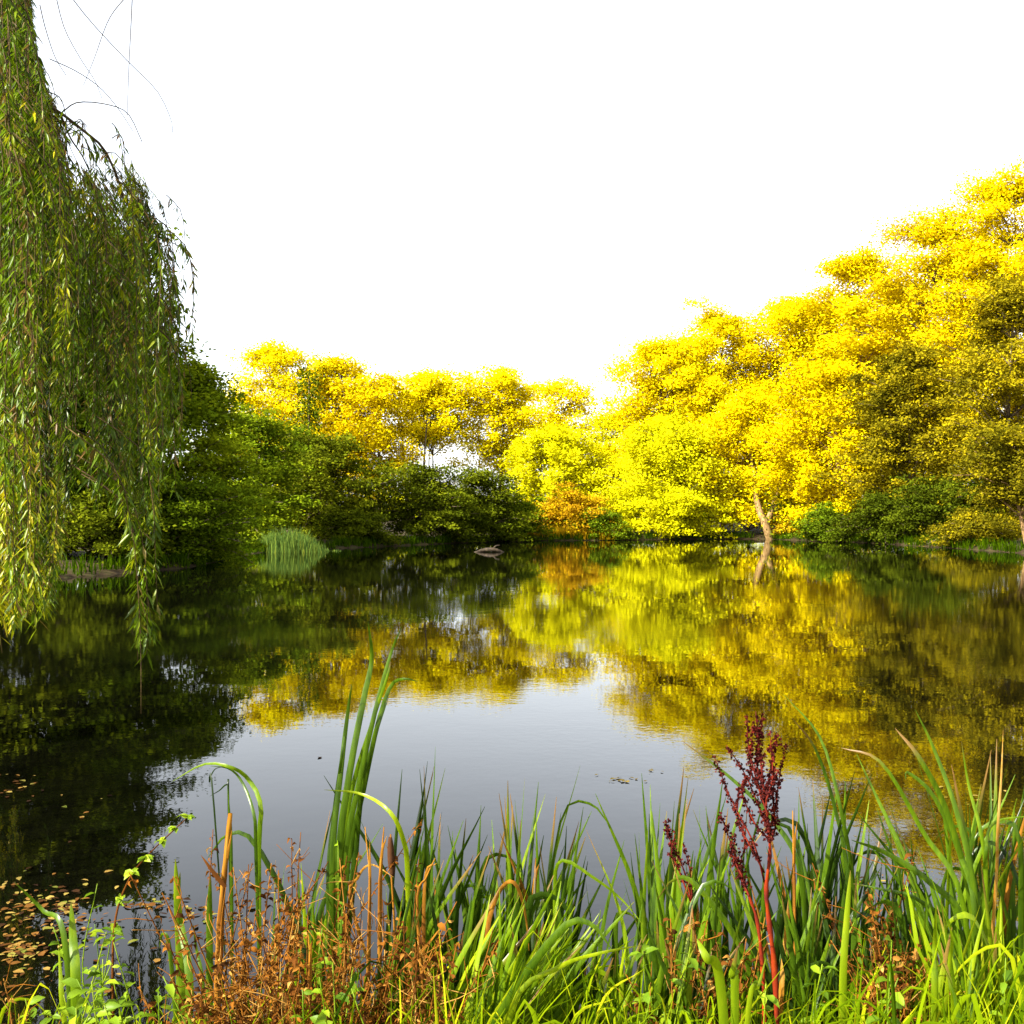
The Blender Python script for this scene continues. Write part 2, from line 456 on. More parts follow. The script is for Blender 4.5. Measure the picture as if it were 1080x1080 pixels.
make_tree('shrub', 'low dark bush at the waterline just left of the dangling willow twig', B_, 110, 36, 520, 58, 'dark', .15, 24, 6, 90, .14, .7, group=GS, seed=6, low=.05, um=.3)
# ---- centre left dark bushes
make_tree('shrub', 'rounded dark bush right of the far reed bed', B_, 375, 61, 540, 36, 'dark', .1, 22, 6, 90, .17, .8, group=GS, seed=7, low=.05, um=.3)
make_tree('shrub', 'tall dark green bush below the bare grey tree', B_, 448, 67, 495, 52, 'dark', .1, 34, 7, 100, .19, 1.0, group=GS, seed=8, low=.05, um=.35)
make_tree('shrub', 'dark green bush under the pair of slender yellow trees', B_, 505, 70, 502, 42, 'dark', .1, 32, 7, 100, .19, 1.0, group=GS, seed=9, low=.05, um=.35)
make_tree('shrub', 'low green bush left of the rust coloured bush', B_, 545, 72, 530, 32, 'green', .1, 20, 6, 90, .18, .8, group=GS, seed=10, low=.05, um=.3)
# ---- far yellow trees
make_tree('alder_tree', 'bright yellow tree with the ivy clad dark stem at its right', T, 292, 86, 368, 54, 'yellow', 5, 34, 7, 90, .24, 1.2, group=GY, seed=11, bias=0.25)
make_tree('alder_tree', 'golden tree just right of the ivy clad dark stem', T, 352, 84, 382, 46, 'gold', 5, 34, 7, 90, .24, 1.2, group=GY, seed=12, bias=0.2)
make_tree('alder_tree', 'orange gold tree left of the bare grey tree', T, 398, 82, 400, 40, 'gold', 4, 32, 6, 90, .23, 1.1, group=GY, seed=13, bias=.08)
make_tree('alder_tree', 'yellow tree on slender dark stems standing right of the bare grey tree', T, 458, 90, 392, 42, 'yellow', 8, 30, 6, 95, .25, 1.2, stems=3, group=GY, seed=14, bias=0.22)
make_tree('alder_tree', 'rounded yellow tree at the middle of the far bank', T, 522, 92, 393, 44, 'yellow', 6, 34, 6, 95, .25, 1.2, stems=2, group=GY, seed=15, bias=0.24)
make_tree('alder_tree', 'thin airy yellow tree next to the notch of sky', T, 592, 100, 404, 42, 'yellow', 7, 26, 5, 80, .26, 1.2, group=GY, seed=16, bias=0.26)
make_tree('alder_tree', 'low yellow green tree behind the rust coloured bush', T, 585, 86, 455, 52, 'lime', 1.5, 40, 7, 90, .23, 1.1, stems=2, group=GY, seed=17, bias=0.2)
make_tree('alder_tree', 'small yellow tree filling the foot of the sky notch', T, 650, 92, 440, 42, 'lime', 1.0, 34, 6, 90, .24, 1.2, group=GY, seed=18, bias=0.2)
# ---- right row
make_tree('alder_tree', 'yellow tree on the right of the sky notch, first of the tall row', T, 695, 88, 362, 58, 'yellow', 3, 48, 7, 100, .24, 1.25, group=GY, seed=19, bias=0.16)
make_tree('alder_tree', 'tall yellow tree with a pale upright stem, second from the sky notch', T, 762, 88, 330, 60, 'yellow', 3, 52, 7, 100, .24, 1.3, bark='pale_bark', group=GY, seed=20, bias=0.16)
make_tree('alder_tree', 'tall yellow tree behind the leaning pale trunk', T, 836, 87, 318, 64, 'yellow', 3, 54, 7, 100, .24, 1.3, group=GY, seed=21, bias=.08)
make_tree('alder_tree', 'tall golden yellow tree rising where the skyline steps up', T, 905, 84, 268, 66, 'yellow', 4, 56, 7, 100, .24, 1.3, bark='pale_bark', group=GY, seed=22)
make_tree('alder_tree', 'tall gold tree second from the right edge of the skyline', T, 985, 80, 228, 70, 'gold', 5, 58, 7, 100, .23, 1.3, group=GY, seed=23, bias=.12)
make_tree('alder_tree', 'tallest yellow tree, cut by the right edge of the photo', T, 1070, 76, 182, 78, 'yellow', 6, 62, 7, 100, .23, 1.3, group=GY, seed=24)
make_tree('alder_tree', 'low spreading yellow tree whose boughs touch the water', T, 705, 80, 448, 66, 'lime', .3, 44, 7, 100, .22, 1.2, group=GY, seed=25, bias=.14, low=.05, um=.3)
make_tree('alder_tree', 'yellow tree with boughs sweeping down beside the leaning pale trunk', T, 790, 80.5, 420, 60, 'yellow', 1.2, 46, 7, 100, .22, 1.2, bark='pale_bark', group=GY, seed=26, bias=.05, low=.1)
make_tree('alder_tree', 'amber yellow tree with long boughs over the dark water', T, 880, 74, 390, 72, 'yellow', 1.6, 52, 7, 110, .22, 1.2, bark='pale_bark', group=GY, seed=27, bias=-.12, low=.15)
make_tree('alder_tree', 'olive and amber tree before the tall gold trees on the right', T, 960, 68, 372, 66, 'olive', 1.6, 52, 7, 115, .21, 1.15, group=GY, seed=28, bias=.16, low=.15)  # dark olive leaves stand in for shade that nothing here casts
make_tree('alder_tree', 'olive gold tree with a broad crown at the right edge', T, 1068, 63, 300, 74, 'olive', 2, 58, 7, 115, .2, 1.15, group=GY, seed=29, low=.2, bias=.24)  # shade of the lower right crowns is put into this leaf colour too
make_tree('alder_tree', 'leaning tree with a bare tan trunk at the right edge waterline', T, 1062, 52, 455, 52, 'olive', 2.6, 26, 6, 100, .17, .9, group=GY, seed=30, bark='pale_bark', rootpx=1084, trunk_r=.2, lean=-.2, bias=.1)
make_tree('alder_tree', 'yellow tree half hidden behind the first two of the tall row', T, 728, 98, 360, 56, 'yellow', 3, 48, 6, 95, .26, 1.3, group=GY, seed=61, bias=.08)
make_tree('alder_tree', 'yellow tree half hidden behind the tall tree at the skyline step', T, 868, 97, 318, 66, 'yellow', 4, 54, 6, 95, .26, 1.4, group=GY, seed=62, bias=.08)
make_tree('alder_tree', 'gold tree half hidden behind the two tallest trees on the right', T, 1030, 92, 252, 80, 'gold', 4, 60, 6, 100, .26, 1.4, group=GY, seed=63, bias=.08)
make_tree('alder_tree', 'amber tree half hidden behind the olive trees on the right', T, 955, 90, 300, 66, 'gold', 3, 50, 6, 100, .26, 1.4, group=GY, seed=64, bias=.0)
# ---- shore bushes on the right
make_tree('shrub', 'rust orange bush at the middle of the far shore', B_, 605, 76, 522, 44, 'rust', .1, 28, 7, 90, .18, .9, group=GS, seed=31, low=.05, um=.3)
make_tree('shrub', 'small dark green bush right of the rust coloured bush', B_, 634, 74.5, 540, 24, 'green', .1, 18, 6, 80, .17, .7, group=GS, seed=32, low=.05, um=.3)
make_tree('shrub', 'bright yellow green bush dipping into the water under the low yellow tree', B_, 705, 78, 515, 60, 'lime', .05, 28, 7, 100, .2, .9, group=GS, seed=33, low=.05, um=.35, bias=.1)
make_tree('shrub', 'fresh green bush just right of the leaning pale trunk', B_, 872, 70.5, 535, 26, 'green', .05, 18, 6, 90, .17, .7, group=GS, seed=34, low=.05, um=.35, bias=-.05)
make_tree('shrub', 'bush darkened for the shade beneath the olive and amber tree', B_, 935, 66, 525, 48, 'dark', .05, 26, 7, 90, .17, .9, group=GS, seed=35, low=.05, um=.35, bias=-.2)  # tint biased down: waterline shade put into the leaf colour
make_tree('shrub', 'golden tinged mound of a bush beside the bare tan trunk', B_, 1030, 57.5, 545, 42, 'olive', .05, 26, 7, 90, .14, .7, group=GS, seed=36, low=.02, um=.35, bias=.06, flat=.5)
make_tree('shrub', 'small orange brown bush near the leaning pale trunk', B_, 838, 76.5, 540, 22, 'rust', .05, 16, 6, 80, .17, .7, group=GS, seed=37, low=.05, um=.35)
make_tree('shrub', 'green bush darkened for shade behind the golden tinged mound', B_, 1000, 64, 505, 60, 'dark', .3, 32, 7, 90, .17, 1.0, group=GS, seed=38, low=.05, um=.35, bias=-.2)  # lowered tint paints the deep shade at the water into the leaves

# ivy-clad stem and bare grey tree
def bare_tree(name, label, px, d, ytop, seed, ivy=False):
    rng = np.random.RandomState(seed)
    x = (px - 540) / F * d; gz = float(ground_z(x, d)); H = EYE - (ytop - HZ) / F * d
    root = thing(name, label, 'tree', (x, d, gz))
    tr = MB(); br = MB(); Cs = []
    for s in range(1 if ivy else 4):
        o = rng.uniform(-1.2, 1.2, 2) * (0 if ivy else 1)
        P = spline([(x + o[0] * .3, d + o[1] * .3, gz - .3), (x + o[0] * .7, d + o[1], H * .5), (x + o[0], d + o[1], H * rng.uniform(.85, 1))], 12)
        tr.add(*tube(P, np.linspace(.16, .03, 12), 7))
        for b in range(16):
            k = rng.randint(4, 12); a = rng.uniform(0, 6.28); ln = rng.uniform(.6, 1.8)
            e = P[k] + np.array([math.cos(a) * ln * .7, math.sin(a) * ln * .7, ln * .8])
            br.add(*tube(spline([P[k], P[k] * .5 + e * .5 - [0, 0, .1], e], 5), np.linspace(.03, .01, 5), 4))
            for q in range(5):
                Cs.append(e + rng.normal(0, .35, 3))
        if ivy:
            for k in np.linspace(3.5, 11, 26):
                for q in range(90):
                    Cs.append(P[int(k)] + rng.normal(0, 1, 3) * np.array([.55, .5, .6]))
    tr.build('trunk', M['bark'], root, True); br.build('branches', M['bark'], root, True)
    Cs = np.array(Cs); n = len(Cs)
    V, f = leaf_quads(Cs, rng.normal(0, 1, (n, 3)), nrm(rng.normal(0, .5, (n, 3)) + [0, -.2, .7]), .22, .18)
    mesh_obj('crown', V, [f], M['dark'], root, np.repeat(rng.uniform(.2, .8, n), 4))
bare_tree('ivy_clad_tree', 'narrow dark ivy clad stem between two bright yellow trees', 326, 77, 382, 41, True)
bare_tree('bare_tree', 'nearly bare grey tree with upright thin twigs before white sky', 437, 84, 428, 42)

# leaning pale trunk with ivy at the far right shore
t = thing('leaning_trunk', 'leaning pale bare trunk with dark ivy beside it at the far waterline', 'tree trunk', (at(812, 572, 77)[0], 77, 0))
mb = MB()
mb.add(*tube(spline([at(814, 574, 76.5), at(808, 555, 76.3), at(800, 535, 77), at(795, 505, 79), at(790, 460, 82)], 14), np.linspace(.34, .12, 14), 9))
mb.add(*tube(spline([at(808, 555, 76.3), at(815, 535, 76.6), at(823, 510, 77.5)], 9), np.linspace(.26, .1, 9), 8))
mb.build('trunk', M['pale_bark'], t, True)
rng = np.random.RandomState(5)
Cs = np.vstack([at(823, y_, 76.2) + rng.normal(0, 1, (70, 3)) * [.65, .4, .5] for y_ in np.linspace(520, 566, 9)])
V, f = leaf_quads(Cs, rng.normal(0, 1, (len(Cs), 3)), nrm(rng.normal(0, .5, (len(Cs), 3)) + [0, -.4, .6]), .2, .17)
mesh_obj('ivy', V, [f], M['dark'], t, np.repeat(rng.uniform(.2, .8, len(Cs)), 4))

# far low wood that closes the view under the crowns
rng = np.random.RandomState(9)
ang = rng.uniform(-1.25, 1.25, 1500)
rr = rng.uniform(112, 150, 1500)
cx, cy = np.sin(ang) * rr, 10 + np.cos(ang) * rr
cz = rng.uniform(0, 1, 1500) ** .8 * (4.6 + 1.6 * np.sin(ang * 23) + 1.0 * np.sin(ang * 57))
Cs = np.repeat(np.stack([cx, cy, cz + ground_z(cx, cy)], 1), 34, 0) + rng.normal(0, 1, (1500 * 34, 3)) * [1.1, 1.1, .6]
n = len(Cs)
V, f = leaf_quads(Cs, rng.normal(0, 1, (n, 3)), nrm(rng.normal(0, .5, (n, 3)) + [0, -.2, .8]), .5, .4)
tag(mesh_obj('far_thicket', V, [f], M['lime'], None, np.repeat(np.clip(rng.normal(.3, .15, n), 0, 1), 4)),
    'hazy low thicket of yellow green scrub far behind the trees', 'thicket', kind='stuff')

# ------------------------------------------------------------------ far bank grasses, reed bed, log
def tufts(name, label, cat, pts, h, wd, mat, seed, tint=(.2, .8), spread=.25, per=7):
    rng = np.random.RandomState(seed)
    n = len(pts) * per
    B = np.repeat(np.asarray(pts, float), per, 0) + rng.normal(0, .12, (n, 3)) * [1, 1, 0]
    hh = np.repeat(np.broadcast_to(np.asarray(h, float), (len(pts),)), per)[:, None] * rng.uniform(.45, 1.2, (n, 1))
    dr = rng.normal(0, spread, (n, 2))
    tip = B + np.concatenate([dr * hh, hh], 1)
    mid = B * .45 + tip * .55 + np.concatenate([-dr * hh * .12, hh * .05], 1)
    a = rng.uniform(0, math.pi, n); S = np.stack([np.cos(a), np.sin(a) * .5, a * 0], 1) * wd * .5
    V = np.stack([B - S, B + S, mid + S * .8, mid - S * .8, tip], 1).reshape(-1, 3)
    i = np.arange(n) * 5
    f4 = np.stack([i, i + 1, i + 2, i + 3], 1); f3 = np.stack([i + 3, i + 2, i + 4], 1)
    tt = np.repeat(rng.uniform(*tint, n), 5)
    return tag(mesh_obj(name, V, [f4, f3], M[mat], None, tt), label, cat, kind='stuff')

rng = np.random.RandomState(12)
pts = []
for i in range(6, 19):
    a, b = SHORE[i], SHORE[i + 1]
    L_ = np.hypot(*(b - a)); nr = nrm(np.array([b[1] - a[1], -(b[0] - a[0])]))
    for k in range(int(L_ * 9)):
        q = a + (b - a) * rng.uniform(0, 1)
        q = q - nr * abs(rng.normal(0, .5)) * (1 if shore_dist(*(q - nr)) > 0 else -1)
        pts.append((q[0], q[1], float(max(ground_z(q[0], q[1]), -.05))))
pts = np.array(pts)
tufts('bank_grass', 'rough grass fringe along the waterline of the far bank', 'grass', pts, .5, .05, 'grass', 3, (0, .35))
rng = np.random.RandomState(13)
rp = []
while len(rp) < 420:
    px, d = rng.normal(300, 22), rng.normal(53, .9)
    rp.append(((px - 540) / F * d, d, -.05))
tufts('reed_bed', 'small blue green reed bed at the waterline under the dark left trees', 'reeds', rp, [(1.0 * math.exp(-((q[0] / q[1] * F + 540 - 300) / 36) ** 4) + .15) * rng.uniform(.6, 1.1) for q in rp], .045, 'far_reed', 4, (.05, .8), .16)
# rust grass in the middle
rp = [((rng.uniform(550, 650) - 540) / F * 73.5, 73.5 + rng.uniform(0, 2.2), .05) for _ in range(260)]
tufts('dry_grass', 'orange dry grass in front of the rust coloured bush', 'grass', rp, .9, .06, 'rust', 6, (.3, .9))

x0 = at(515, 582, 52)
lg = MB()
P = spline([x0 + [-.75, 0, -.05], x0 + [-.2, .1, .10], x0 + [.3, 0, .12], x0 + [.8, .1, -.03]], 14)
P[:, 2] += EYE - (582 - HZ) / F * 52 - x0[2]
P[:, 2] -= P[:, 2].min() + .05
lg.add(*tube(P, .03 + .075 * np.sin(np.linspace(.15, 3.0, 14)), 10))
lg.add(*tube(spline([P[8], P[8] + [.15, -.05, .18], P[8] + [.35, -.1, .22]], 5), np.linspace(.05, .02, 5), 6))
tag(lg.build('sunken_log', M['log'], None, True), 'half sunken brown log lying in the water before the far shore', 'log')

# ------------------------------------------------------------------ weeping willow
W0 = np.array([-6.9, 7.6, 0.0]); W0[2] = float(ground_z(W0[0], W0[1]))
wil = thing('willow_tree', 'large weeping willow hanging its leafy curtain over the left side of the water', 'tree', W0)
rng = np.random.RandomState(77)
mb = MB()
mb.add(*tube(spline([W0 - [0, 0, .3], W0 + [.1, .1, .8], W0 + [-.1, 0, 2.2], W0 + [.1, .2, 3.6]], 14), np.linspace(.52, .33, 14), 12))
mb.build('trunk', M['bark'], wil, True)
bo = [[(0.1, .2, 3.4), (1.4, -.5, 5.2), (2.6, -.9, 5.6), (3.3, -1.1, 5.4)],
      [(0.1, .2, 3.4), (1.0, .9, 6.0), (2.2, 1.1, 7.4), (3.0, 1.0, 7.6)],
      [(0.1, .2, 3.4), (.2, -1.6, 5.8), (1.2, -2.8, 7.0), (2.4, -2.6, 7.0)],
      [(0.1, .2, 3.4), (-.6, 1.2, 6.5), (.4, 2.8, 8.6), (1.2, 3.4, 8.6)],
      [(0.1, .2, 3.4), (-1.6, -.5, 6.0), (-3.4, -.8, 7.4), (-4.6, -1.0, 6.4)],
      [(0.1, .2, 3.4), (-1.2, 1.6, 6.4), (-2.6, 3.0, 7.6), (-3.6, 4.0, 6.6)],
      [(0.1, .2, 3.4), (.2, .2, 6.4), (.5, .1, 8.8), (.9, -.2, 9.6)]]
for b in bo:
    mb = MB(); P = spline(W0 + np.array(b), 14)
    mb.add(*tube(P, np.linspace(.22, .025, 14), 8))
    mb.build('bough', M['bark'], wil, True)
# bare twigs seen against the sky
mb = MB()
for pts_, r_ in (([(20, 90), (45, 108), (65, 120), (88, 138), (108, 155), (120, 178), (128, 200), (133, 225)], .011),
                 ([(64, 120), (74, 145), (86, 163), (94, 180)], .006),
                 ([(66, 118), (82, 108), (112, 110), (135, 120), (150, 150)], .004), ([(52, 62), (80, 75), (105, 92), (125, 115), (140, 138)], .003),
                 ([(70, -10), (95, 22), (135, 65), (165, 95), (180, 125), (182, 140)], .0028), ([(140, -12), (138, 30), (136, 70), (134, 125)], .0028),
                 ([(135, -6), (115, 20), (100, 60), (88, 90)], .0026), ([(58, -8), (68, 30), (85, 62), (100, 85), (108, 105)], .0026),
                 ([(42, 5), (48, 30), (58, 60), (70, 80)], .003)):
    P = spline([at(a, b, 6.0 + .1 * i) for i, (a, b) in enumerate(pts_)], 14)
    mb.add(*tube(P, np.linspace(r_, r_ * .6, 14), 5))
mb.build('bare_twigs', M['twig'], wil, True)

TOPX = [-400, -60, 0, 28, 40, 55, 68, 85, 110, 130, 145, 162, 178, 190, 200]
TOPY = [-300, -260, -180, -60, 10, 66, 100, 140, 160, 168, 158, 168, 190, 240, 300]
BOTX = [-400, 0, 12, 30, 55, 64, 80, 118, 132, 146, 172, 182, 190, 200]
BOTY = [640, 640, 672, 650, 655, 560, 545, 530, 560, 600, 560, 470, 420, 400]
WC, WA, WN, WT = [], [], [], []
tw = MB()
def strand(px, d, y0, y1, sp, tint, sway=.03, ln=.073, fine=True, endtwig=0, arc=.32, dead=.06):
    a, b = at(px, y0, d), at(px, y1, d)
    Lh = a[2] - b[2]
    if Lh < .25:
        return
    n = max(5, int(Lh / .25))
    P = np.linspace(a, b, n)
    tt = np.linspace(0, 1, n)
    ph = rng.uniform(0, 6.28, 2)
    P[:, 0] += sway * (np.sin(tt * 4 + ph[0]) - math.sin(4 + ph[0])) - arc * np.exp(-tt * Lh / .25)
    P[:, 1] += sway * np.sin(tt * 3 + ph[1]) - .1 * np.exp(-tt * Lh / .3)
    P[0, 2] -= .1
    S = spline(P, n * 2)
    tw.add(*tube(S, np.linspace(.0035, .0016, len(S)), 3 if not endtwig else 5))
    m = int(Lh / sp)
    t = np.sort(rng.uniform(0.02, 1 - endtwig, m)) * (len(S) - 1.001)
    k = t.astype(int); fr = (t - k)[:, None]
    c = S[k] * (1 - fr) + S[k + 1] * fr
    th = rng.uniform(0, 6.28, m)
    outd = np.stack([np.cos(th), np.sin(th), np.zeros(m)], 1)
    ax = nrm(outd * rng.uniform(.3, 1.15, (m, 1)) + np.array([0, 0, -1]))
    l = ln * rng.uniform(.65, 1.25, m)
    WC.append(c + ax * l[:, None] * .5); WA.append(ax)
    WN.append(nrm(outd + rng.normal(0, .45, (m, 3)) + [0, 0, .35])); 
    WT.append(np.stack([np.clip(tint + rng.normal(0, .09, m), 0, 1), l, l * rng.uniform(.13, .19, m), (rng.uniform(0, 1, m) < dead) * rng.uniform(.5, 1, m)], 1))
for i in range(104):
    bpx = rng.uniform(-12, 190) if i % 4 else rng.uniform(-5, 70)
    if i >= 66:
        bpx = rng.uniform(-14, 66)
    d = 4.9 + 6.0 * rng.uniform() ** 1.15
    f1, f2 = (rng.uniform(0, .45) if rng.uniform() < .55 else 0), (rng.uniform(0, .4) if rng.uniform() < .45 else 0)
    if i >= 66:
        f1, f2 = 0, rng.uniform(.2, .7)
    btint = np.clip(rng.normal(.37, .14), .1, .72)
    low = i < 66 and bpx < 62 and rng.uniform() < .5
    for k in range(rng.randint(5, 11)):
        px = min(bpx + rng.normal(0, 4.6), 198)
        yt, yb = np.interp(px, TOPX, TOPY), np.interp(px, BOTX, BOTY)
        y0 = yt + abs(rng.normal(0, 16)) + f1 * (yb - yt)
        y1 = yb - abs(rng.normal(0, 45)) - f2 * (yb - yt) * rng.uniform(.7, 1.2)
        tint = np.clip(btint + rng.normal(0, .08), .05, .9)
        if low:
            y0, y1 = rng.uniform(400, 500), yb - abs(rng.normal(0, 30)); tint = rng.uniform(.5, .85)
        if 95 < px < 165 and f1 < .05 and rng.uniform() < .35:
            tint = rng.uniform(.5, .75); y1 = min(y1, y0 + rng.uniform(60, 160))
        strand(px, d + rng.normal(0, .12), y0, y1, .0155, tint, .045, arc=.2 if f1 == 0 else .05, dead=.03 if rng.uniform() < .86 else .4)
for i in range(34):                       # thin wisps that fray the outline
    if i % 2:
        px = rng.uniform(176, 204); y0 = rng.uniform(190, 330); y1 = y0 + rng.uniform(50, 170)
    else:
        px = rng.uniform(34, 150); y0 = np.interp(px, TOPX, TOPY) - rng.uniform(5, 45); y1 = y0 + rng.uniform(40, 110)
    strand(px, 6 + rng.normal(0, .25), y0, y1, .032, rng.uniform(.2, .6), .03, arc=.12, dead=.2)
# hero strands: the long tail at 150, outer edge wisps
for px, d, y0, y1, tint, e in ((150, 5.2, 430, 752, .5, .24), (156, 5.25, 460, 690, .42, 0), (163, 5.3, 480, 672, .42, 0), (168, 5.4, 420, 640, .4, 0), (144, 5.5, 430, 600, .6, 0), (147, 5.3, 470, 700, .45, .1),
                               (8, 5.0, 520, 688, .75, .1), (14, 5.1, 540, 672, .8, .15), (26, 5.0, 500, 650, .6, 0), (47, 5.0, 520, 662, .55, 0), (52, 5.2, 500, 640, .6, 0),
                               (194, 6.2, 225, 340, .3, 0), (202, 6.3, 240, 300, .25, .2), (190, 6.0, 210, 480, .4, 0), (186, 5.8, 240, 520, .42, 0), (180, 5.9, 260, 500, .4, 0), (196, 6.2, 280, 400, .35, 0),
                               (118, 6.1, 118, 185, .3, 0), (135, 6.1, 122, 170, .55, 0), (142, 6.1, 130, 180, .35, .2), (72, 6.0, 60, 130, .3, 0), (56, 6.0, 30, 120, .3, 0), (106, 6.0, 86, 120, .3, 0)):
    strand(px, d, y0, y1, .030 if px > 100 and y1 < 345 else .017, tint, .015, .095, True, e)
# the rest of the dome, left of the frame
for i in range(420):
    a = rng.uniform(0, 6.28); rr = 4.3 * math.sqrt(rng.uniform(.12, 1))
    x, y = W0[0] + rr * math.cos(a) * 1.05, W0[1] + rr * math.sin(a)
    if (x / y) * F + 540 > -25:
        continue
    zt = 9.2 - 3.2 * (rr / 4.3) ** 2 + rng.normal(0, .4)
    px = x / y * F + 540
    if y < 1.5:
        continue
    strand(px, y, HZ - (zt - EYE) / y * F, HZ - (rng.uniform(1.0, 3.0) - EYE) / y * F, .045, np.clip(rng.normal(.36, .13), .05, .85), ln=.12)
WC, WA, WN, WT = map(np.concatenate, (WC, WA, WN, WT))
V, f = leaf_quads(WC, WA, WN, WT[:, 1], WT[:, 2], .25)
mesh_obj('hanging_foliage', V, [f], M['willow'], wil, np.repeat(WT[:, 0], 4), False, np.repeat(WT[:, 3], 4))
tw.build('hanging_twigs', M['twig'], wil, True)

# ------------------------------------------------------------------ near bank: cattails
GC = 'cattail clumps along the near shore'
def gpt(x, y):
    return np.array([x, y, float(ground_z(x, y))])

def add_blade(root, P, wd, face, mat, t0=.35, rng=random, tipdry=.0, name='leaf', label=None, twist=0.0, n=12, **kw):
    V, F_, t = blade(P, wd, face, n, twist=twist, **kw)
    tint = np.clip(t0 + .16 * t, 0, 1)
    e0 = random.uniform(.72, 1.45)
    o = mesh_obj(name, V, F_, M[mat], root, tint, True, np.clip((t - e0) / .12, 0, .95))
    if label:
        o['label'] = label
    return o

def cattail(label, px, d, ytop, nbl=6, lean=0.0, mat='blade', t0=.35, wd=.029, spread=.16, seed=0, dry=0):
    """px: where the clump roots; ytop: photo height of its tallest blade; lean in metres at the tip"""
    rng = np.random.RandomState(seed)
    nbl = int(nbl * 1.9)
    x = (px - 540) / F * d
    g0 = gpt(x, d); g0[2] = max(g0[2], -.25)
    root = thing('cattail', label, 'cattail', g0, GC)
    H = EYE - (ytop - HZ) / F * d - g0[2]
    for b in range(nbl):
        h = H * (1 if b == 0 else rng.uniform(.55, .97))
        dx = (lean if b == 0 else lean * rng.uniform(.4, 1.3)) + (0 if b == 0 else rng.normal(0, spread) * h)
        dy = rng.normal(0, spread * .7) * h
        p0 = g0 + [rng.normal(0, .05), rng.normal(0, .05), -.04]
        tip = g0 + [dx, dy, h]
        mid = p0 * .5 + tip * .5 + np.array([-dx * .22, -dy * .22, h * .03])
        pts_ = [p0, mid, tip]
        if b and rng.uniform() < .06:      # a bent-over tip
            kd = math.copysign(1, dx + .001)
            pts_ = [p0, mid, tip - [0, 0, h * .06], tip + [kd * h * .14, 0, -h * .02], tip + [kd * h * .24, 0, -h * .14]]
        a = rng.uniform(-.9, .9)
        mt, tt = mat, t0 + rng.normal(0, .19)
        if b >= nbl - dry:
            mt, tt = 'blade_dry', rng.uniform(.2, .7)
        add_blade(root, pts_, wd * rng.uniform(.7, 1.2), (math.sin(a), -math.cos(a), .1), mt, tt, twist=rng.uniform(-.9, .9))
    return root

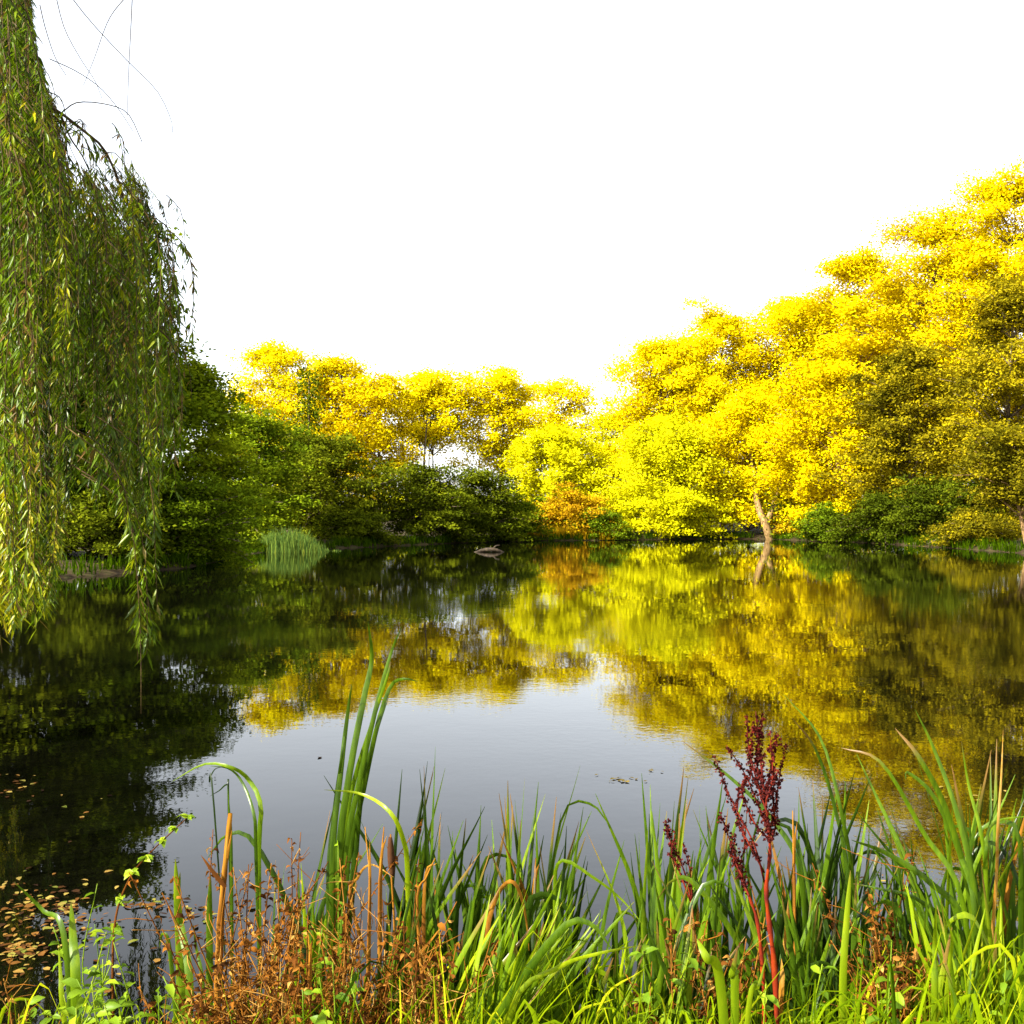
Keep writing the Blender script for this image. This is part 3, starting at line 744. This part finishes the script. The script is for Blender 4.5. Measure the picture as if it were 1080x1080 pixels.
CT = [  # label, px, d, ytop, blades, lean, mat, tint
 ('short cattail clump of dark blades behind the dead brown weeds', 300, 4.3, 905, 5, .08, 'blade', .25, 0),
 ('cattail clump with two slim dark spikes left of the tall clump', 322, 4.25, 842, 5, .12, 'blade', .2, 0),
 ('low cattail fan at the left foot of the tall clump', 335, 3.8, 905, 5, -.05, 'blade_pale', .35, 0),
 ('dark upright cattail pair just right of the brown seed head', 425, 4.1, 800, 6, .10, 'blade', .15, 0),
 ('green cattail clump at the foot of the seed head', 432, 3.6, 880, 6, .04, 'blade', .4, 1),
 ('cattail clump topped by one big dark blade left of the middle', 448, 4.0, 788, 5, .04, 'blade', .12, 0),
 ('narrow cattail clump with a hooked black tip', 462, 4.3, 852, 5, .02, 'blade', .3, 0),
 ('slim upright cattail clump with brown dry sheath', 478, 4.1, 846, 6, .06, 'blade', .28, 1),
 ('cattail clump of straight mid green blades left of the bent brown leaf', 502, 4.2, 850, 6, .02, 'blade', .35, 0),
 ('cattail clump standing behind the bent brown leaf', 528, 4.3, 820, 6, .03, 'blade', .38, 0),
 ('dense dark cattail clump right of the bent brown leaf', 548, 4.1, 818, 7, .02, 'blade', .2, 0),
 ('cattail clump with one blade leaning far right over the open water', 557, 4.3, 812, 5, .22, 'blade', .3, 0),
 ('cattail clump with a brown withered spike among green blades', 574, 4.2, 842, 6, .05, 'blade', .3, 1),
 ('last full cattail clump before the gap of open water', 588, 4.0, 852, 6, .10, 'blade', .22, 0),
 ('lone short cattail in the gap of open water', 632, 4.2, 885, 3, .10, 'blade', .3, 0),
 ('tiny cattail tuft low in the water gap', 612, 4.4, 960, 4, .05, 'blade', .4, 0),
 ('cattail clump bounding the water gap on its right', 684, 4.0, 808, 6, -.04, 'blade', .4, 0),
 ('straight pair of cattail blades right of the water gap', 705, 3.9, 810, 5, .06, 'blade', .38, 0),
 ('tall pale cattail blade clump near the small red dock', 712, 3.6, 812, 5, .03, 'blade_pale', .3, 0),
 ('cattail clump behind the small red dock', 728, 4.2, 880, 6, .04, 'blade', .35, 1),
 ('cattail clump left of the tall red dock', 752, 3.9, 812, 6, .01, 'blade', .25, 0),
 ('dark cattail clump crossing behind the tall red dock', 778, 4.2, 850, 6, .05, 'blade', .2, 0),
 ('cattail clump hidden at the foot of the tall red dock', 800, 3.5, 900, 6, -.05, 'blade', .4, 1),
 ('cattail clump immediately right of the tall red dock', 838, 4.0, 842, 6, .03, 'blade', .25, 1),
 ('tall dark cattail spear right of the tall red dock', 868, 3.9, 790, 6, .02, 'blade', .12, 0),
 ('cattail clump with a near black arched blade', 858, 4.2, 835, 6, .08, 'blade', .15, 0),
 ('slim cattail clump between the dark spear and the wide bright blade', 884, 4.2, 822, 6, .02, 'blade', .18, 0),
 ('cattail clump behind the wide bright blade', 902, 4.0, 845, 6, .06, 'blade', .22, 0),
 ('low cattail clump over the water glint at the right', 926, 4.3, 880, 6, .05, 'blade', .2, 0),
 ('dark cattail clump above the withered brown tuft', 948, 4.2, 868, 6, -.03, 'blade', .2, 1),
 ('cattail clump left of the big right hand sheaf', 968, 4.0, 850, 6, -.08, 'blade', .35, 0),
 ('cattail clump at the heart of the big right hand sheaf', 1000, 3.7, 795, 7, -.10, 'blade_pale', .1, 0),
 ('tall cattail clump at the right of the big sheaf', 1022, 3.8, 782, 7, .02, 'blade', .42, 0),
 ('cattail clump with one dry blade tip near the right edge', 1040, 3.9, 800, 6, .06, 'blade', .4, 1),
 ('slender cattail clump close to the right edge', 1058, 4.0, 785, 6, .02, 'blade', .38, 1),
 ('cattail clump cut by the right edge', 1078, 3.8, 815, 6, .03, 'blade', .42, 0),
 ('short fresh cattail fan low at the right edge', 1062, 3.2, 920, 10, -.05, 'blade_pale', .35, 0),
 ('fresh green cattail fan below the big right hand sheaf', 1010, 3.1, 930, 10, -.06, 'blade_pale', .3, 0),
 ('low pale cattail fan left of the middle bottom edge', 500, 3.0, 930, 10, .16, 'blade_pale', .25, 0),
 ('pale cattail fan leaning right at the middle bottom edge', 520, 3.1, 915, 11, .20, 'blade_pale', .3, 0),
 ('pale leaning cattail fan behind the bottom edge grass', 466, 3.2, 930, 10, .18, 'blade_pale', .22, 0),
 ('small pale cattail fan under the bent brown leaf', 545, 3.2, 940, 10, .14, 'blade_pale', .28, 0),
 ('cattail fan at the bottom edge below the water gap', 640, 3.1, 985, 10, .06, 'blade_pale', .2, 0),
 ('cattail fan at the bottom edge under the small red dock', 715, 3.1, 960, 10, .05, 'blade', .45, 0),
 ('cattail fan at the bottom edge between red dock and bright blade', 850, 3.2, 930, 10, .02, 'blade', .42, 0),
 ('cattail fan among the dead brown weeds', 345, 3.2, 950, 6, .05, 'blade', .45, 0),
 ('cattail fan on the right of the dead brown weeds', 405, 3.2, 930, 6, .06, 'blade', .42, 1),
 ('dark cattail fan low in front of the lone short cattail', 618, 3.3, 965, 6, .05, 'blade', .25, 0),
 ('upright cattail fan low beneath the pair of straight blades', 692, 3.2, 905, 7, .02, 'blade', .3, 0),
 ('cattail fan low on the left of the tall red dock stem', 748, 3.2, 900, 7, .06, 'blade', .22, 1),
 ('cattail fan right behind the tall red dock stem at the bottom', 826, 3.3, 905, 8, .02, 'blade', .2, 1),
 ('dark cattail fan low behind the wide bright blade', 876, 3.3, 900, 8, .04, 'blade', .15, 0),
 ('cattail fan low beside the withered red brown tuft', 968, 3.2, 915, 7, -.06, 'blade', .25, 1),
 ('cattail fan at the bottom edge right of the withered tufts', 1000, 2.9, 985, 7, .03, 'blade', .4, 0),
 ('dense cattail fan low under the dense dark clump', 556, 3.4, 930, 8, .03, 'blade', .2, 0),
 ('dark cattail fan low among the middle clumps', 488, 3.4, 915, 8, .05, 'blade', .22, 0),
 ('dark cattail fan between two clumps at the lower right', 915, 3.5, 925, 6, .03, 'blade', .25, 0),
]
for i, (lab, px, d, yt, nb, ln, mt, t0, dry) in enumerate(CT):
    cattail(lab, px, d, yt, nb, ln, mt, t0, seed=200 + i, dry=dry)

FR = (0.15, -1, .1)
def hero(label, rootpx, d, blades, cat='cattail', name='cattail', group=GC, rooty=None):
    x = (rootpx - 540) / F * d
    g0 = gpt(x, d)
    t = thing(name, label, cat, g0, group)
    for pts_, wd, mt, t0 in blades:
        k = len(pts_)
        P = [g0 + [0, 0, -.05]] + [at(a, b, d + .05 * math.sin(i * 1.7 + a)) for i, (a, b) in enumerate(pts_)]
        add_blade(t, P, wd * .78, FR, mt, t0, n=18, tip=2.2 if wd < .027 else 3.2)
    return t
hero('tallest cattail clump, rising above the others left of the middle', 352, 3.5, [
    ([(356, 920), (368, 820), (383, 740), (392, 695), (388, 655)], .030, 'blade', .42),
    ([(362, 920), (380, 820), (397, 745), (412, 690), (424, 660)], .026, 'blade', .46),
    ([(350, 920), (360, 810), (367, 750), (371, 722)], .026, 'blade', .36),
    ([(366, 920), (382, 840), (398, 765), (412, 724), (426, 716), (441, 719)], .024, 'blade', .40),
    ([(372, 920), (377, 860), (392, 790), (410, 735)], .022, 'blade', .2),
    ([(358, 920), (372, 830), (390, 770), (408, 715), (412, 698)], .022, 'blade_pale', .2),
    ([(346, 940), (352, 860), (360, 800), (366, 760)], .020, 'blade', .25),
    ([(372, 940), (378, 870), (384, 820), (390, 780)], .024, 'blade', .3)])
hero('cattail with one long pale leaf arching over to the left above the water', 276, 3.6, [
    ([(273, 905), (275, 850), (262, 822), (243, 809), (215, 806), (182, 824)], .022, 'blade_pale', .3),
    ([(270, 905), (268, 860), (256, 826), (242, 811), (222, 808)], .016, 'blade', .4)])
hero('cattail with a snapped blackened leaf tip beside the long arching leaf', 246, 3.6, [
    ([(244, 900), (242, 860), (240, 828)], .014, 'blade', .45),
    ([(241, 850), (240, 828), (231, 834), (221, 840)], .009, 'blade', .02),
    ([(225, 842), (221, 825), (226, 812), (234, 809)], .008, 'blade', .02)])
hero('broad upright sword shaped green leaves standing in the water at lower left', 192, 3.2, [
    ([(190, 1010), (187, 950), (185, 906)], .036, 'blade', .72), ([(200, 1040), (188, 960), (190, 920)], .032, 'blade', .6), ([(180, 1010), (172, 985), (168, 1000)], .018, 'blade', .5)],
    'reed', 'iris_plant', None)
hero('single broad green leaf left of the orange dead stalk', 221, 3.2, [([(221, 1010), (221, 960), (222, 922)], .028, 'blade', .55), ([(214, 1040), (207, 1000), (204, 975)], .016, 'blade', .5)], 'reed', 'iris_plant', None)
hero('broad yellow tipped leaves at the lower left corner', 80, 3.2, [([(80, 1040), (77, 990), (75, 952)], .040, 'blade_pale', .3), ([(68, 990), (45, 960), (15, 930)], .024, 'blade', .5), ([(66, 1060), (64, 1030), (62, 1000)], .022, 'blade_pale', .5)],
    'reed', 'iris_plant', None)
hero('cattail leaf arching right with a brown pointed tip beside the tall clump', 432, 3.4, [
    ([(430, 930), (425, 885), (410, 855), (380, 837), (342, 833)], .022, 'blade_pale', .55), ([(372, 960), (378, 925), (392, 912), (415, 925)], .014, 'blade_dry', .6)])
hero('orange brown cattail leaf folded over at its top', 505, 3.3, [
    ([(512, 1000), (522, 950), (536, 930), (547, 938), (555, 970), (558, 1003)], .020, 'blade_dry', .45)])
hero('long pale leaf bowing right across the water gap', 590, 3.6, [([(585, 950), (592, 908), (625, 925), (655, 948), (678, 975)], .018, 'blade_pale', .3)])
hero('long yellowing leaf sweeping right at the bottom of the water gap', 520, 2.9, [([(540, 1062), (590, 1020), (630, 1006), (676, 997)], .022, 'blade_pale', .6)])
hero('cattail with a leaf leaning steeply to the upper left behind the red dock', 850, 3.6, [
    ([(846, 930), (815, 865), (770, 820), (719, 781)], .026, 'blade', .38), ([(862, 940), (850, 880), (842, 830)], .018, 'blade', .3)])
hero('cattail with long leaves slanting to the upper left right of the red dock', 905, 3.7, [
    ([(900, 940), (888, 860), (866, 780), (826, 732)], .022, 'blade', .5), ([(895, 930), (880, 850), (860, 790), (835, 757)], .022, 'blade', .3)])
hero('sheaf of long green cattail leaves fanning left at the right edge', 1035, 3.3, [
    ([(1025, 960), (1000, 860), (970, 800), (944, 768)], .028, 'blade', .62), ([(1030, 960), (1010, 860), (985, 790), (965, 748)], .026, 'blade', .55),
    ([(1015, 950), (975, 880), (930, 805), (888, 789)], .024, 'blade_pale', .2), ([(1028, 960), (1012, 900), (985, 840), (958, 815), (955, 822)], .024, 'blade', .5),
    ([(1020, 980), (980, 930), (935, 900), (898, 886)], .028, 'blade', .45), ([(1020, 1000), (970, 950), (930, 938), (900, 932)], .018, 'blade', .35),
    ([(1040, 940), (1035, 880), (1022, 830), (1014, 782)], .022, 'blade_pale', .3), ([(1050, 940), (1052, 880), (1056, 820), (1058, 770)], .016, 'blade_dry', .7),
    ([(1038, 950), (1040, 900), (1048, 868), (1090, 860)], .022, 'blade', .6)])
hero('wide bright yellow green leaf standing upright left of the withered tuft', 888, 2.9, [([(889, 1040), (893, 970), (897, 918)], .030, 'blade_pale', .55)], 'reed', 'iris_plant', None)
hero('wide bright leaf standing upright right of the withered tuft', 986, 2.9, [([(986, 1040), (986, 1000), (987, 956)], .028, 'blade_pale', .4), ([(1000, 1030), (1004, 995), (1000, 970)], .018, 'blade_pale', .5)], 'reed', 'iris_plant', None)
hero('broad bright green leaves splaying right at the bottom edge by the red dock', 775, 2.7, [
    ([(760, 1040), (745, 1010), (735, 990)], .034, 'blade_pale', .45), ([(775, 1040), (772, 1030), (778, 1000)], .030, 'blade_pale', .4), ([(790, 1060), (800, 1040), (808, 1010)], .02, 'blade_pale', .55)], 'reed', 'iris_plant', None)

# dead orange stalks
def stalk(label, rootpx, d, pts_, r, side=None):
    g0 = gpt((rootpx - 540) / F * d, d)
    t = thing('dead_stalk', label, 'dead stalk', g0, 'orange dead cattail stalks')
    mb = MB(); r = r * .75
    P = spline([g0 - [0, 0, .05]] + [at(a, b, d) for a, b in pts_], 14)
    V, F_ = tube(P, np.linspace(r * 1.2, r * (.9 if side else .3), 14) * (1 + .12 * np.sin(np.arange(14) * 2.3)), 7)
    mb.add(V, F_, np.clip(.5 + .2 * np.sin(np.arange(len(V)) * .8), 0, 1))
    mb.build('stem', M['blade_dry'], t, True)
    V, F_, tt = blade([P[2], P[8], P[12] + [.012, -.01, 0]], r * 2.6, FR, 10)
    mesh_obj('sheath', V, F_, M['blade_dry'], t, tt * .4 + .3, True)
    if side:
        V, F_, tt = blade([at(a, b, d - .02) for a, b in side], .016, FR, 8)
        mesh_obj('leaf', V, F_, M['dead'], t, tt * .2 + .2, True)
stalk('thick orange dead stalk broken off above the brown weeds', 228, 3.1, [(230, 1010), (236, 930), (243, 858)], .011, [(238, 936), (225, 920), (212, 902)])
stalk('thin orange dead stalk below the tall cattail clump', 387, 3.2, [(388, 1010), (390, 930), (385, 872)], .007)
stalk('orange dead stalk beside the brown seed head', 401, 3.3, [(400, 960), (402, 910), (405, 872)], .008)
stalk('short orange dead stalk at the bottom between brown weeds', 326, 2.9, [(326, 1050), (327, 1010), (325, 985)], .007)
stalk('orange brown dead stalk standing among the middle cattails', 455, 3.4, [(440, 960), (450, 925), (459, 905)], .007)
stalk('pale tan dead stalk in the middle of the reeds', 556, 3.8, [(562, 960), (564, 930), (565, 905)], .010)
stalk('yellow orange dead stalk right of the red dock', 836, 3.5, [(838, 960), (837, 900), (836, 855)], .008)

# the brown cattail head
g0 = gpt((418 - 540) / F * 3.5, 3.5)
t = thing('cattail', 'dark brown sausage shaped cattail seed head on a thin stem', 'cattail', g0, GC)
mb = MB(); mb.add(*tube(spline([g0, at(416, 980, 3.5), at(413, 925, 3.5), at(412, 880, 3.5)], 10), np.linspace(.005, .003, 10), 6)); mb.build('stem', M['blade_dry'], t, True)
mb = MB(); P = spline([at(414, 924, 3.5), at(412.5, 905, 3.5), at(411.5, 883, 3.5)], 12)
mb.add(*tube(P, .0125 * np.sqrt(np.sin(np.linspace(.25, 2.9, 12))), 10)); mb.build('seed_head', M['seed'], t, True)

# ------------------------------------------------------------------ red docks
def dock(label, rootpx, d, stem, sides, r=.012, dens=1.0, seed=3):
    rng = np.random.RandomState(seed)
    g0 = gpt((rootpx - 540) / F * d, d)
    t = thing('dock_plant', label, 'dock plant', g0, 'red brown dock plants gone to seed')
    P = spline([g0 - [0, 0, .03]] + [at(a, b, d) for a, b in stem], 26)
    mb = MB(); rr = np.linspace(r, r * .18, 26) * (1 + .25 * np.sin(np.arange(26) * 1.9)); V, F_ = tube(P, rr, 7)
    mb.add(V, F_, np.clip(np.interp(V[:, 2], [P[0, 2], P[13, 2], P[-1, 2]], [.8, .55, .2]) + .12 * np.sin(V[:, 2] * 60), 0, 1)); mb.build('stem', M['dock'], t, True)
    def seeds(Q, n, sp):
        k = rng.uniform(0, len(Q) - 1.01, n); i = k.astype(int); f = (k - i)[:, None]
        c = Q[i] * (1 - f) + Q[i + 1] * f + rng.normal(0, sp, (n, 3))
        sm = MB()
        ax = rng.normal(0, 1, (n, 3)); nn = nrm(rng.normal(0, 1, (n, 3)))
        for rep in range(3):
            V, ff = leaf_quads(c + rng.normal(0, .0015, (n, 3)), ax + rng.normal(0, .8, (n, 3)), nrm(nn + rng.normal(0, .9, (n, 3))), rng.uniform(.006, .0115, n), rng.uniform(.006, .0105, n), .3)
            sm.add(V, [ff], np.repeat(rng.uniform(0, .38, n), 4))
        return sm
    seeds(P[16:], int(210 * dens), .007).build('seed_cluster', M['dock'], t)
    for s in sides:
        Q = spline([at(a, b, d + .04 * math.sin(i + a)) for i, (a, b) in enumerate(s)], 14)
        mb = MB(); mb.add(*tube(Q, np.linspace(.0032, .0012, 14), 5), .45); b = mb.build('side_branch', M['dock'], t, True)
        s_ = seeds(Q[2:], int(80 * dens), .0045).build('seeds', M['dock'], b)
        s_.location = (0, 0, 0)
dock('tall red dock with branching strings of dark seeds', 822, 2.95,
     [(818, 1040), (812, 980), (808, 940), (812, 900), (810, 870), (803, 810), (797, 750)],
     [[(812, 880), (800, 850), (785, 815), (766, 786)], [(806, 930), (795, 890), (772, 845), (753, 797)], [(812, 875), (818, 850), (822, 820), (829, 786)], [(810, 860), (800, 830), (790, 790), (788, 755)],
      [(808, 850), (812, 815), (820, 775)], [(806, 835), (798, 800), (805, 757)], [(812, 890), (818, 870), (815, 840), (819, 815)], [(806, 920), (790, 890), (778, 865), (780, 830)], [(806, 840), (792, 812), (794, 765)],
      [(808, 845), (815, 820), (812, 770)], [(811, 885), (797, 870), (784, 840), (786, 820)]], .009)
dock('sagging red dock stem with small seeds left of the tall dock', 806, 3.05, [(806, 1060), (800, 980), (790, 945), (776, 905), (760, 858)], [[(790, 945), (780, 920), (786, 890)], [(783, 925), (772, 900), (773, 880)]], .008, .5, 5)
dock('small dark red dock among the reeds right of the water gap', 735, 3.5, [(732, 1010), (730, 960), (722, 920), (708, 890), (702, 865)], [[(728, 950), (715, 915), (708, 900), (712, 880)], [(730, 955), (728, 920), (720, 890)]], .006, .45, 6)

# ------------------------------------------------------------------ dead brown weeds, leafy weeds
def weed(name, label, cat, px, d, ytop, nst, mat, stem_mat, seed, leaf=.03, per=26, spread=.18, group=None, curl=.5, wl=.45):
    rng = np.random.RandomState(seed)
    g0 = gpt((px - 540) / F * d, d)
    H = EYE - (ytop - HZ) / F * d - g0[2]
    t = thing(name, label, cat, g0, group)
    st = MB(); Cs, As, Ns, Ls = [], [], [], []
    for s in range(nst):
        h = H * (1 if s == 0 else rng.uniform(.5, 1)); a = rng.uniform(0, 6.28)
        e = g0 + [rng.normal(0, spread) * h, rng.normal(0, spread) * h, h]
        P = spline([g0 + rng.normal(0, .02, 3) * [1, 1, 0], g0 * .5 + e * .5 + rng.normal(0, .03, 3), e], 10)
        st.add(*tube(P, np.linspace(.0035, .0015, 10), 5), rng.uniform(.3, .8))
        if name == 'dead_weed':
            for q in range(7):
                j = rng.randint(1, 9); e2 = P[j] + rng.normal(0, 1, 3) * np.array([.07, .07, .05]) + [0, 0, .05]
                st.add(*tube(spline([P[j], P[j] * .5 + e2 * .5 + rng.normal(0, .012, 3), e2], 6), np.linspace(.0018, .0008, 6), 4), rng.uniform(.4, 1.0))
        k = np.sort(rng.uniform(2.0 if name != 'dead_weed' else 1, 9, per))
        for q, kk in enumerate(k):
            i = min(8, int(kk)); c = P[i] + (P[i + 1] - P[i]) * (kk - i)
            b = a + (q % 2) * math.pi + (q // 2 % 2) * 1.57 + rng.normal(0, .3)
            ax = np.array([math.cos(b), math.sin(b), rng.uniform(-.3, .6) - curl * rng.uniform(0, 1)])
            l = leaf * (rng.uniform(.5, 1.25) if name != 'dead_weed' else rng.uniform(.35, 1.0) + min(.8, rng.exponential(.25)))
            Cs.append(c + nrm(ax) * l * .55); As.append(ax); Ls.append(l)
            Ns.append(np.array([0, 0, 1]) + rng.normal(0, .35 + curl * .5, 3))
    st.build('stem', M[stem_mat], t, True)
    Ls = np.array(Ls)
    V, f4, f3 = leaf_oval(np.array(Cs), np.array(As), nrm(np.array(Ns)), Ls, Ls * wl, .22, curl * .35)
    mesh_obj('foliage', V, [f4, f3], M[mat], t, np.repeat(np.clip(rng.normal(.42, .25, len(Ls)), 0, 1), 8))

GB = 'dead brown weeds on the near bank'
for i, (lab, px, d, yt) in enumerate((
        ('tallest dead brown weed, right of the thick orange stalk', 262, 3.2, 900), ('rusty dead weed between thick stalk and tall cattails', 292, 3.1, 915),
        ('curled dead weed with straw tips above the left water', 272, 3.4, 885), ('brown dead weed in front of the tall cattail clump', 325, 3.0, 930),
        ('low rusty dead weed at the bottom left of centre', 250, 2.9, 965), ('reddish dead weed at the bottom edge under the tall clump', 300, 2.8, 985),
        ('dead brown weed below the seed head', 418, 3.0, 965), ('straw brown dead weed at the bottom right of the seed head', 440, 2.9, 985),
        ('dead brown weed filling the foot of the tall cattail clump', 362, 3.1, 925), ('brown dead weed between the tall clump and the seed head', 392, 2.9, 950),
        ('withered red brown tuft at the lower right', 945, 3.1, 935), ('second withered tuft hanging beside the first at lower right', 958, 3.2, 960),
        ('dead brown weed at the lower left corner', 20, 3.0, 1020), ('dead brown weed under the small red dock', 738, 3.1, 965), ('dead weed at the bottom edge left of the thick stalk', 205, 2.8, 1030))):
    weed('dead_weed', lab, 'dead weed', px, d, yt, 12 if px > 100 else 6, 'dead', 'dead', 500 + i, .022, 42 if px > 100 else 22, .25, GB, 1.0, .5)
GW = 'leafy green weeds on the near bank'
for i, (lab, px, d, yt) in enumerate((
        ('leafy green weed at the lower left corner', 70, 3.1, 985), ('upright leafy weed with a pale top at lower left', 100, 3.6, 935), ('small leafy weed left of the sword shaped leaves', 130, 3.2, 990),
        ('low leafy weed at the bottom left edge', 110, 2.8, 1025), ('leafy weed under the sword shaped leaves', 165, 2.8, 1030), ('fresh weed at the bottom edge below the dead brown weeds', 285, 2.7, 1030),
        ('fresh green weed in the middle of the dead brown weeds', 318, 2.9, 1000), ('bright weed at the bottom edge under the tall clump', 370, 2.7, 1020), ('leafy weed near the small red dock', 705, 3.0, 990),
        ('low leafy weed below the small red dock', 690, 2.8, 1040), ('leafy weed left of the wide bright blade', 870, 2.8, 1010), ('leafy weed between the two wide bright blades', 930, 2.7, 1020),
        ('leafy weed at the lower right corner', 1040, 2.7, 1010), ('leafy weed climbing the tall cattail clump', 350, 3.3, 905), ('leafy weed at the bottom edge right of the red dock', 830, 2.7, 1040))):
    weed('leafy_weed', lab, 'weed', px, d, yt, 4, 'weed', 'weed', 600 + i, .045, 14, .16, GW, .25, .5)

# shoot trailing out over the water, lower left
g0 = gpt(at(120, 0, 3.6)[0], 3.6)
t = thing('trailing_shoot', 'brown shoot with bright leaf tufts reaching out over the water', 'shoot', g0)
P = spline([g0, at(120, 985, 3.7), at(135, 930, 3.9), at(160, 898, 4.1), at(198, 862, 4.3)], 24)
mb = MB(); mb.add(*tube(P, np.linspace(.005, .002, 24), 6), .3); mb.build('stem', M['dead'], t, True)
rng = np.random.RandomState(8)
for k in (23, 21, 19, 16, 13, 9, 6):
    n = 9; th = rng.uniform(0, 6.28, n); ax = np.stack([np.cos(th), np.sin(th), rng.uniform(-.5, .4, n)], 1)
    l = rng.uniform(.02, .042, n)
    V, f4, f3 = leaf_oval(P[k] + ax * l[:, None] * .5, ax, nrm(rng.normal(0, .4, (n, 3)) + [0, -.3, .8]), l * 1.3, l * .75, .15, .15)
    mesh_obj('leaf_tuft', V, [f4, f3], M['weed'], t, np.repeat(rng.uniform(.3, .9, n), 8))

# ------------------------------------------------------------------ bank grass, floating leaves
rng = np.random.RandomState(21)
mb = MB()
for i in range(4600):
    d = rng.uniform(2.3, 4.05); px = rng.uniform(-40, 1120) if i < 3700 else rng.choice([rng.uniform(1120, 2000), rng.uniform(-500, -40)], p=[.7, .3])
    x = (px - 540) / F * d; g = gpt(x, d)
    if g[2] < .01:
        continue
    dens = 1 if px > 440 else .6 if px > 320 else .4
    if rng.uniform() > dens:
        continue
    cap = np.interp(px, [0, 200, 330, 600, 640, 700, 800, 1000, 1080], [1045, 1030, 1000, 968, 1005, 995, 995, 980, 955])
    zmax = EYE - (cap + rng.uniform(-20, 90) - HZ) / F * d - g[2]
    h = np.clip(zmax, .12, .8) * rng.uniform(.7, 1)
    a = rng.uniform(0, 6.28); ln = h * rng.uniform(.08, .45)
    dv = np.array([math.cos(a) + .35, math.sin(a) * .8, 0])
    tip = g + dv * ln + [0, 0, h * rng.uniform(.65, 1)]
    mid = g + dv * ln * .34 + [0, 0, h * .58]
    P = [g - [0, 0, .03], mid, tip] if rng.uniform() < .86 else [g - [0, 0, .03], mid + [0, 0, h * .1], tip, tip + dv * ln * .6 - [0, 0, h * .25]]
    fa = rng.uniform(-1.2, 1.2)
    V, F_, tt = blade(P, rng.uniform(.004, .008) if i % 2 else rng.uniform(.006, .017), (math.sin(fa), -math.cos(fa), .2), 10, tip=1.4)
    mb.add(V, F_, np.clip(rng.normal(.40, .24) + tt * .2, 0, 1))
tag(mb.build('bank_grass', M['grass'], None, True), 'tangled bright green grass covering the near bank', 'grass', kind='stuff')

rng = np.random.RandomState(22)
Cs = []
def lf(pxr, pyr, n):
    for _ in range(n):
        px, py = rng.normal(pxr[0], pxr[1]), rng.normal(pyr[0], pyr[1])
        d = EYE * F / max(py - HZ, 30)
        Cs.append(((px - 540) / F * d, d, .004 + rng.uniform(0, .004)))
lf((30, 50), (985, 30), 230); lf((0, 40), (950, 16), 90); lf((70, 8), (960, 4), 40); lf((20, 10), (1005, 5), 50); lf((205, 22), (965, 8), 30); lf((150, 12), (957, 4), 16); lf((25, 18), (830, 8), 26); lf((90, 30), (840, 25), 8)
lf((652, 10), (823, 2), 16); lf((690, 4), (815, 1.5), 5); lf((930, 30), (930, 20), 25); lf((1040, 30), (840, 12), 14); lf((300, 200), (700, 60), 16); lf((800, 150), (700, 60), 12); lf((560, 200), (640, 25), 14); lf((770, 40), (640, 20), 6)
Cs = np.array(Cs); n = len(Cs)
keep = shore_dist(Cs[:, 0], Cs[:, 1]) < .6
Cs = Cs[keep]; n = len(Cs)
Cs[:, 2] += np.maximum(0, ground_z(Cs[:, 0], Cs[:, 1]))
l = rng.uniform(.014, .06, n)
V, f4, f3 = leaf_oval(Cs, rng.normal(0, 1, (n, 3)) * [1, 1, .02], nrm(rng.normal(0, .10, (n, 3)) + [0, 0, 1]), l, l * rng.uniform(.3, .75, n), .06, .04)
tag(mesh_obj('floating_leaves', V, [f4, f3], M['litter'], None, np.repeat(np.where((Cs[:, 1] > 6.4) & (Cs[:, 0] > 0), .78, rng.uniform(0, 1, n) ** 1.3), 8)), 'fallen autumn leaves drifting on the dark water', 'leaves', kind='stuff')
